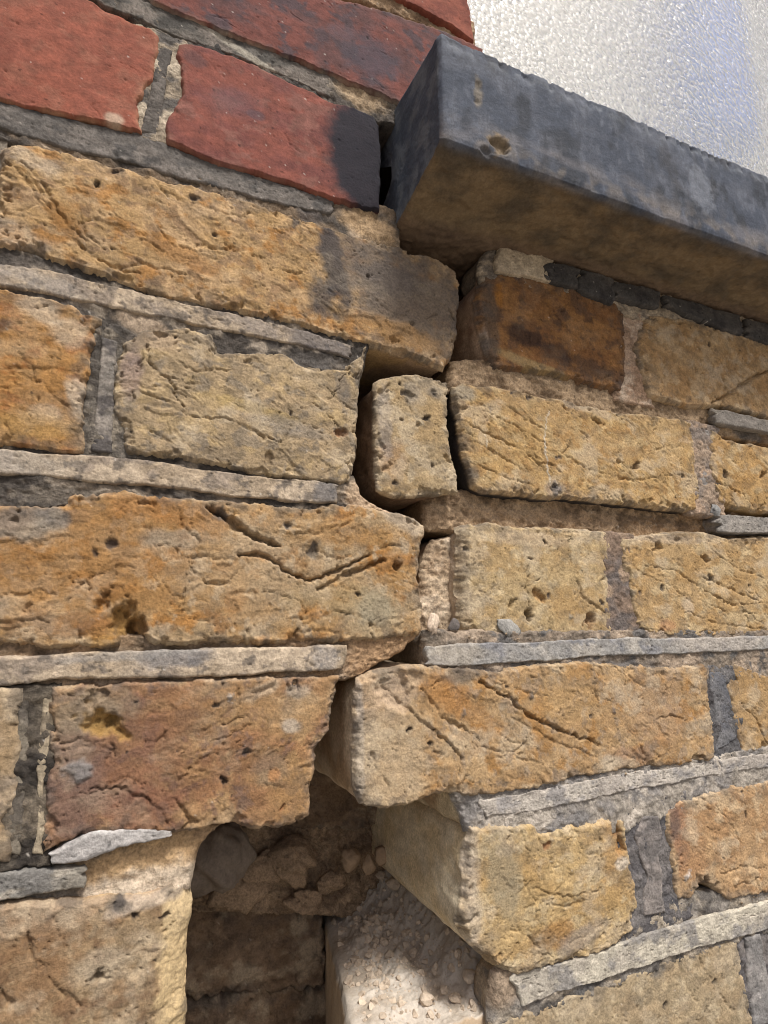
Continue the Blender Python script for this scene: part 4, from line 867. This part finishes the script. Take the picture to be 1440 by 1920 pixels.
# bigger lumps that lie on the heap, each a thing of its own
lumps = [((660, 1612), 94, 6.5, "rounded brown mortar lump at the head of the dust heap"), ((692, 1622), 92, 5.0, "squat mortar lump wedged between two bigger lumps"), ((722, 1600), 90, 7.0, "tallest mortar lump against the header's side"),
         ]
mass = [((470, 1640), 100, 17, "broad rough mortar mass above the shaded inner brick"), ((545, 1605), 98, 14, "knobbly mortar mass under the hanging brick's corner"), ((575, 1690), 98, 9, "ragged mortar lump at the ledge's deep corner"), ((620, 1650), 96, 8, "rough mortar lump beside the three piled lumps")]
for i, (p, y, r, lb) in enumerate(mass):
    o = lump_mesh("mortar_mass", at_depth(p, y), r, 450 + i * 5, M_GRIT, lin(150, 124, 96), flat=(1.25, .7, .85), rough=.6, n=26)
    tag(o, lb, "rubble", "mortar lumps in the hole")
for i, (p, y, r, lb) in enumerate(lumps):
    o = lump_mesh("mortar_lump", at_depth(p, y), r, 400 + i * 5, M_DUST, lin(158, 132, 104), flat=(1.0, .85, .95))
    tag(o, lb, "rubble", "mortar lumps in the hole")
small = [(742, 1722, 95, 6.0), (700, 1745, 90, 3.4), (720, 1790, 75, 3.0), (705, 1795, 78, 2.6), (690, 1840, 62, 2.4), (800, 1890, 25, 4.2), (852, 1862, 22, 3.6), (880, 1850, 24, 4.4), (912, 1862, 16, 3.8), (775, 1800, 60, 3.0), (715, 1690, 108, 4.0), (760, 1770, 70, 2.6), (670, 1720, 100, 3.0), (690, 1800, 70, 2.2)]
for i, (x, y_, dep, r) in enumerate(small):
    u, _, _z = at_depth((x, y_), dep)
    o = lump_mesh("mortar_lump", (u, dep, ledge_z(u, dep) + r * .2), r, 500 + i * 5, M_DUST, lin(192, 172, 148), n=7, flat=(1.05, .95, .7), rough=.5)
    tag(o, {0: "largest pale mortar lump, half sunk in the middle of the dust", 5: "pale mortar lump alone on the bare outer dust", 7: "pale mortar lump close under the header's corner",
            8: "pale mortar lump touching the brown mortar wedge", 10: "pale mortar lump high on the dust heap below the three brown lumps"}.get(i, "small pale mortar lump lying on the dusty ledge"), "rubble", "small lumps on the dusty ledge")
# smooth grey stone in the fill behind the left brick
o = lump_mesh("fill_stone", at_depth((392, 1600), 62), 16.5, 611, M_STONE, lin(112, 98, 84), flat=(1.2, .9, .95), rough=.22, n=26, cut=False)
o.rotation_euler[1] = 0.6
tag(o, "smooth grey brown oval stone showing behind the hanging brick", "stone")
# chips lodged in the joints
def chip(p, y, size, sd, colr, label):
    o = lump_mesh("mortar_chip", at_depth(p, y), size[0], sd, M_MORTAR, colr, flat=(1, size[1], size[2]), rough=.5, n=12)
    o.rotation_euler[1] = 0.4
    tag(o, label, "rubble")
chip((1342, 958), 4, (4.6, .6, 1.2), 701, lin(140, 138, 134), "grey mortar chip lodged at the upright joint's foot")
chip((852, 1172), 4, (3.6, .35, 1.1), 703, lin(104, 96, 90), "dark mortar scrap beside the pocked header")
chip((810, 1168), 3, (3.6, .8, 1.9), 705, lin(206, 182, 156), "pale flake of mortar in the crack")
chip((950, 1176), 3.2, (7.5, .25, .6), 707, lin(150, 146, 138), "grey mortar smear stuck to the pocked header's foot")

# ================================================================== stone window sill
def sill():
    x0, x1 = 211.0, 1500.0
    # profile in (y, z): back bottom, front bottom, front top, back top
    prof = np.array([(60, 226), (0, 227.5), (-47, 237.5), (-49.5, 239.5), (-50, 242), (-51, 296), (-50.3, 299), (-48, 300.5), (0, 306), (60, 313)], float)
    pr = np.concatenate([resample(prof[:3], 110), resample(prof[2:5], 10)[1:], resample(prof[4:6], 80)[1:], resample(prof[5:8], 10)[1:], resample(prof[7:], 50)[1:]])
    xs = np.concatenate([np.array([0, .4, 1, 1.8, 2.8]), np.arange(3.8, 300, 1.0), np.linspace(300, x1 - x0, 30)]) + x0
    nrm = np.gradient(smooth_line(pr, 6), axis=0); nrm = np.c_[nrm[:, 1], -nrm[:, 0]]; nrm /= np.hypot(*nrm.T)[:, None] + 1e-9
    nrm = -nrm if nrm[130, 0] > 0 else nrm
    arc = np.r_[0, np.cumsum(np.hypot(*(pr[1:] - pr[:-1]).T))]
    X, A = np.meshgrid(xs, arc, indexing='xy')
    h = relief_stone(X, A, 810) * 1.0 + .5 * fbm(X / 60, A / 60, 815, 2)
    under = sst(112, 104, A)
    h = h + under * (.9 * fbm(X / 9, A / 9, 817, 4) + .4 * pn(X / 2.5, A / 2.5, 819))
    e = X - x0
    h = h - 2.2 * (1 - np.sqrt(np.clip(1 - np.clip(1 - e / 2.8, 0, 1) ** 2, 0, 1)))
    ytop = np.exp(-((A - 168) / 3.0) ** 2)
    h = h + ytop * (1.2 * fbm(X / 10, A * 0, 821, 4) - .4) - 1.8 * np.exp(-((A - 168) / 4.0) ** 2) * sst(.1, .7, fbm(X / 7, A * 0, 822, 4, .6))
    h = h - 1.0 * np.exp(-((A - 114) / 4.5) ** 2) * sst(.0, .6, fbm(X / 12, A * 0, 826, 4))
    for (cx, ca, r, dp) in ((244, 118, 5.5, 3.2), (232, 148, 3.0, 1.0), (231, 139, 2.6, .9), (236, 112, 3, 2.0)):
        ee = np.hypot((X - cx), (A - ca)) / r + .4 * fbm(X / 5, A / 5, 823, 3)
        h = h - dp * sst(1.1, .4, ee)
    lift = 7.0 * sst(211, 330, X) * np.clip((pr[:, 0][:, None] + 47) / 47, 0, 1) * (A < 110)
    V = np.stack([X, pr[:, 0][:, None] + h * nrm[:, 0][:, None], pr[:, 1][:, None] + h * nrm[:, 1][:, None] + lift], -1)
    # colours
    base = lin(64, 70, 82); c2 = lin(80, 84, 94); c3 = lin(52, 56, 64)
    w1 = sst(-.3, .5, fbm(X / 40, A / 22, 830, 4))[..., None]
    C = base * (1 - w1) + c2 * w1
    w2 = sst(.1, .6, fbm(X / 24 + 4, A / 30, 834, 4))[..., None]
    C = C * (1 - w2) + c3 * w2
    wv = sst(.2, .9, fbm(X / 7, A / 16, 837, 4, .65))[..., None] * .35
    C = C * (1 - wv) + lin(104, 108, 118) * wv
    wd = sst(.0, .7, fbm(X / 34 + 2, A / 60, 860, 5, .6))[..., None] * .6
    C = C * (1 - wd) + lin(52, 50, 50) * wd
    wb_ = (sst(140, 116, A) * sst(-.2, .6, fbm(X / 50, A / 14, 864, 4)))[..., None] * .6
    C = C * (1 - wb_) + lin(112, 108, 110) * wb_
    wu = under[..., None]
    u1 = .35 + .6 * sst(-.6, .8, fbm(X / 22, A / 16, 840, 4) + .35 - .9 * sst(60, 105, A) * sst(300, 250, X) * 0 - .5 * sst(88, 108, A))[..., None]
    uc = lin(62, 56, 48) * (1 - u1) + lin(122, 100, 70) * u1
    deep = sst(72, 60, A)[..., None]
    uc = uc * (1 - .7 * deep) + lin(108, 84, 64) * .7 * deep
    C = C * (1 - wu) + uc * wu
    wt_ = (np.exp(-np.abs(A - 166) / 3) * sst(-.3, .5, fbm(X / 8, A / 8, 842, 4)))[..., None] * .5
    C = C * (1 - wt_) + lin(120, 124, 128) * wt_
    we = (np.exp(-np.abs(A - 116) / 7) * sst(-.2, .4, fbm(X / 14, A / 14, 844, 3)))[..., None] * .5
    C = C * (1 - we) + lin(124, 112, 98) * we
    for (cx, ca, rx, ra, rgb, st) in ((244, 119, 6, 6, lin(128, 108, 80), .85), (232, 144, 2.4, 8, lin(120, 108, 90), .7), (390, 140, 10, 14, lin(120, 124, 132), .5)):
        ee = np.hypot((X - cx) / rx, (A - ca) / ra) + .4 * fbm(X / 5, A / 5, 846, 3)
        wb = sst(1.3, .7, ee)[..., None] * st
        C = C * (1 - wb) + rgb * wb
    C = C * (1 + .12 * fbm(X / 4, A / 4, 848, 3))[..., None]
    na, nx = X.shape
    idx = np.arange(na * nx).reshape(na, nx)
    Q = np.stack([idx[:-1, :-1], idx[:-1, 1:], idx[1:, 1:], idx[1:, :-1]], -1).reshape(-1, 4)
    V = V.reshape(-1, 3); C = C.reshape(-1, 3)
    # end cap with relief: concentric rings inward
    lp = idx[:, 0]; ring = V[lp]; cen = np.array([x0, 2.0, 266.0]); off = len(V); prev = lp
    for k in np.r_[np.linspace(.985, .1, 40)]:
        q = cen + (ring - cen) * k
        q[:, 0] = x0 - .3 + .5 * fbm(q[:, 1] / 12, q[:, 2] / 12, 850, 4) + .25 * pn(q[:, 1] / 2, q[:, 2] / 2, 852)
        V = np.concatenate([V, q])
        wq = sst(-.3, .5, fbm(q[:, 1] / 16, q[:, 2] / 16, 853, 4))[:, None]
        C = np.concatenate([C, lin(72, 78, 88) * (1 - wq) + lin(100, 104, 108) * wq])
        cur = off + np.arange(na)
        Q = np.concatenate([Q, np.stack([prev[:-1], prev[1:], cur[1:], cur[:-1]], -1)])
        prev = cur; off += na
    o = link_mesh("window_sill", V, Q, C, M_STONE, None, ngon=prev)
    tag(o, "dark weathered stone window sill with a rough brown underside, above the crack", "sill", kind="thing")
sill()

# ================================================================== window
win = empty("window", (0.5, 0.06, 0.31))
tag(win, "window of pale hammered glass above the stone sill", "window", kind="thing")
def box(name, lo, hi, mat, parent, bev=1.5):
    import bmesh
    lo = np.array(lo, float) * MM; hi = np.array(hi, float) * MM
    bm = bmesh.new(); bmesh.ops.create_cube(bm, size=1.0)
    for v in bm.verts:
        v.co = Vector([(v.co[i]) * (hi[i] - lo[i]) for i in range(3)])
    if bev: bmesh.ops.bevel(bm, geom=bm.edges[:], offset=bev * MM, segments=2, affect='EDGES', profile=.6)
    me = bpy.data.meshes.new(name); bm.to_mesh(me); bm.free()
    me.materials.append(mat)
    o = bpy.data.objects.new(name, me); col.objects.link(o)
    c = (lo + hi) / 2
    if parent is not None:
        o.parent = parent; c = c - np.array(parent.location)
    o.location = c
    return o
def glass_material():
    mt = bpy.data.materials.new("hammered_glass"); mt.use_nodes = True
    n = mt.node_tree.nodes; l = mt.node_tree.links
    b = n["Principled BSDF"]
    b.inputs["Base Color"].default_value = (.93, .92, .88, 1)
    b.inputs["Roughness"].default_value = .22
    b.inputs["Transmission Weight"].default_value = .84
    b.inputs["IOR"].default_value = 1.5
    tc = n.new("ShaderNodeTexCoord")
    v = n.new("ShaderNodeTexVoronoi"); v.feature = 'SMOOTH_F1'; v.inputs["Scale"].default_value = 235; v.inputs["Smoothness"].default_value = .3
    l.new(tc.outputs["Object"], v.inputs["Vector"])
    bp = n.new("ShaderNodeBump"); bp.inputs["Strength"].default_value = .8; bp.inputs["Distance"].default_value = .0010; bp.invert = True
    pw = n.new("ShaderNodeMath"); pw.operation = 'POWER'; pw.inputs[1].default_value = 2.0
    l.new(v.outputs["Distance"], pw.inputs[0]); l.new(pw.outputs[0], bp.inputs["Height"]); l.new(bp.outputs[0], b.inputs["Normal"])
    return mt
M_GLASS = glass_material()
box("glass_pane", (262, 40, 308), (1400, 44, 1500), M_GLASS, win, 0)
M_PAINT = material("white_paint", .5, .2, .1, spec=.4, use_col=False, base=(.78, .77, .73))
box("bottom_rail", (262, 30, 285), (1400, 75, 318), M_PAINT, win, 2)
M_REFLECTOR = material("cream_reflector", .9, .1, .1, use_col=False, base=(.92, .91, .86))
q = back([(1400, 150)], 125)[0]
bl = box("pane_reflector", (200, 125, 230), (q[0], 127, 1560), M_REFLECTOR, None, 0)  # added pale sheet that throws daylight back through the pane to brighten it
tag(bl, "cream sheet added behind the hammered glass to brighten the pane", "pane_reflector")
M_ROOM = material("grey_plaster", .9, .2, .1, use_col=False, base=(.42, .41, .37))
rw = box("room_wall", (100, 250, 0), (1600, 262, 1800), M_ROOM, None, 0)
tag(rw, kind="structure")
def stand_in():  # made-up blue form, added to give the pane its blue smear
    u, z = back([(1312, 120)], 84)[0]
    prof = [(0, -120), (36, -120), (42, -112), (46, -60), (44, 0), (47, 60), (40, 110), (20, 140), (16, 170), (18, 178), (0, 178)]
    p = smooth_line(resample(prof, 60), 2); n = 32
    ph = np.linspace(0, 2 * np.pi, n, endpoint=False)
    V = np.stack([u + p[:, 0:1] * np.cos(ph), 84 + .75 * p[:, 0:1] * np.sin(ph), z + p[:, 1:2] + 0 * ph], -1).reshape(-1, 3)
    idx = np.arange(60 * n).reshape(60, n)
    Q = np.stack([idx[:-1], np.roll(idx, -1, 1)[:-1], np.roll(idx, -1, 1)[1:], idx[1:]], -1).reshape(-1, 4)
    o = link_mesh("blue_stand_in", V, Q, np.ones((len(V), 3)) * [.0, .22, 1.0], M_BLUE)
    tag(o, "blue form added behind the hammered glass for the blue smear in the pane", "stand_in")
M_BLUE = material("stand_in_blue", .4, .1, .05, spec=.5)
stand_in()

# ================================================================== the wall goes on past the view, with its inner leaf behind
def fill_material(name, c1, c2):
    mt = material(name, .95, 1.2, .8, use_col=False, base=tuple(c1))
    n = mt.node_tree.nodes; l = mt.node_tree.links
    vm = [x for x in n if x.type == 'VECT_MATH'][0]
    tc = [x for x in n if x.type == 'TEX_COORD'][0]
    nz = n.new("ShaderNodeTexNoise"); nz.inputs["Scale"].default_value = 45; nz.inputs["Detail"].default_value = 6
    oi = n.new("ShaderNodeObjectInfo"); ad = n.new("ShaderNodeVectorMath"); ad.operation = 'ADD'
    l.new(tc.outputs["Object"], ad.inputs[0]); l.new(oi.outputs["Random"], ad.inputs[1]); l.new(ad.outputs[0], nz.inputs["Vector"])
    mx = n.new("ShaderNodeMix"); mx.data_type = 'RGBA'; mx.inputs[6].default_value = (*c1, 1); mx.inputs[7].default_value = (*c2, 1)
    l.new(nz.outputs["Fac"], mx.inputs[0]); l.new(mx.outputs[2], vm.inputs[0])
    return mt
M_FILLM = fill_material("plain_mortar", lin(100, 92, 82), lin(150, 136, 116))
existing = []
for o_ in wall.children:
    if o_.name.split('.')[0] == 'brick':
        c_ = np.array(o_.location) / MM; hx = np.array([max(abs(v[0]) for v in o_.bound_box), 0, max(abs(v[2]) for v in o_.bound_box)]) / MM
        if c_[1] - 0 < 65: existing.append((c_[0] - hx[0], c_[0] + hx[0], c_[2], hx[2], o_))
def like(text):
    return [e_[4] for e_ in existing if text in e_[4].get('label', '')][0]
SRC = {(0, 1): [like("deep lips"), like("three dark holes"), like("slanting creases")], (0, 0): [like("pocked with holes"), like("grey tan"), like("lime smears")],
       (1, 1): [like("bright red")], (1, 0): [like("bright red")]}
def piece(lo, hi, red, long, i):
    src = SRC[(red, long)][i % len(SRC[(red, long)])]
    o = src.copy(); col.objects.link(o); o.parent = wall
    if 'label' in o: del o['label']
    bb = np.array([list(v) for v in src.bound_box]); dim = bb.max(0) - bb.min(0)
    lo, hi = np.array(lo) * MM, np.array(hi) * MM
    sx = -1 if i % 4 > 1 else 1
    o.scale = (sx * (hi[0] - lo[0]) / dim[0], 1, (hi[2] - lo[2]) / dim[2])
    o.location = ((lo[0] + hi[0]) / 2, src.location[1], (lo[2] + hi[2]) / 2)
def run(u0, u1, k, from_right):
    """fill one course from u0 to u1 with stretchers and headers in turn"""
    z0, z1 = 300 - 75 * (k + 1) + 5, 300 - 75 * k - 5
    if u1 - u0 < 30: return
    box("mortar_joint", (u0, 4, z0 - 5.5), (u1, 100, z1 + 5.5), M_FILLM, wall, 0)
    i = k; a = u1 - 9 if from_right else u0 + 9
    while (a > u0 + 15) if from_right else (a < u1 - 15):
        w_ = 215 if i % 2 else 102
        lo_, hi_ = (max(u0, a - w_), a) if from_right else (a, min(u1, a + w_))
        if hi_ - lo_ > 40: piece((lo_, 0, z0 - 1), (hi_, 98, z1 + 1), int(k < 1), int(hi_ - lo_ > 140), i + k + 8)
        a = lo_ - 10 if from_right else hi_ + 10; i += 1
for k in range(-4, 10):
    zc = 300 - 75 * k - 37.5
    row = [e_ for e_ in existing if abs(e_[2] - zc) < max(36, e_[3] - 4)]
    left_end = min([e_[0] for e_ in row], default=263); right_end = max([e_[1] for e_ in row], default=190 if k > 5 else 0)
    if k in (5, 6): left_end = min(left_end, 10)
    if k > 6: left_end = 300
    run(-330, left_end + 2, k, True)
    if k >= 1: run(right_end - 2, 900, k, False)
box("inner_leaf", (-520, 165, -1095), (980, 245, 222), M_FILLM, wall, 0)
box("inner_leaf", (-520, 165, 222), (255, 245, 640), M_FILLM, wall, 0)

# ================================================================== ground
def ground():
    mt = material("paving", .9, .8, .4, .02, use_col=False, base=(.30, .28, .25))
    me = bpy.data.meshes.new("ground")
    s = 150.0
    me.from_pydata([(-s, -s, -1.1), (s, -s, -1.1), (s, s, -1.1), (-s, s, -1.1)], [], [(0, 1, 2, 3)])
    me.materials.append(mt)
    o = bpy.data.objects.new("ground", me); col.objects.link(o)
    tag(o, kind="structure")
ground()
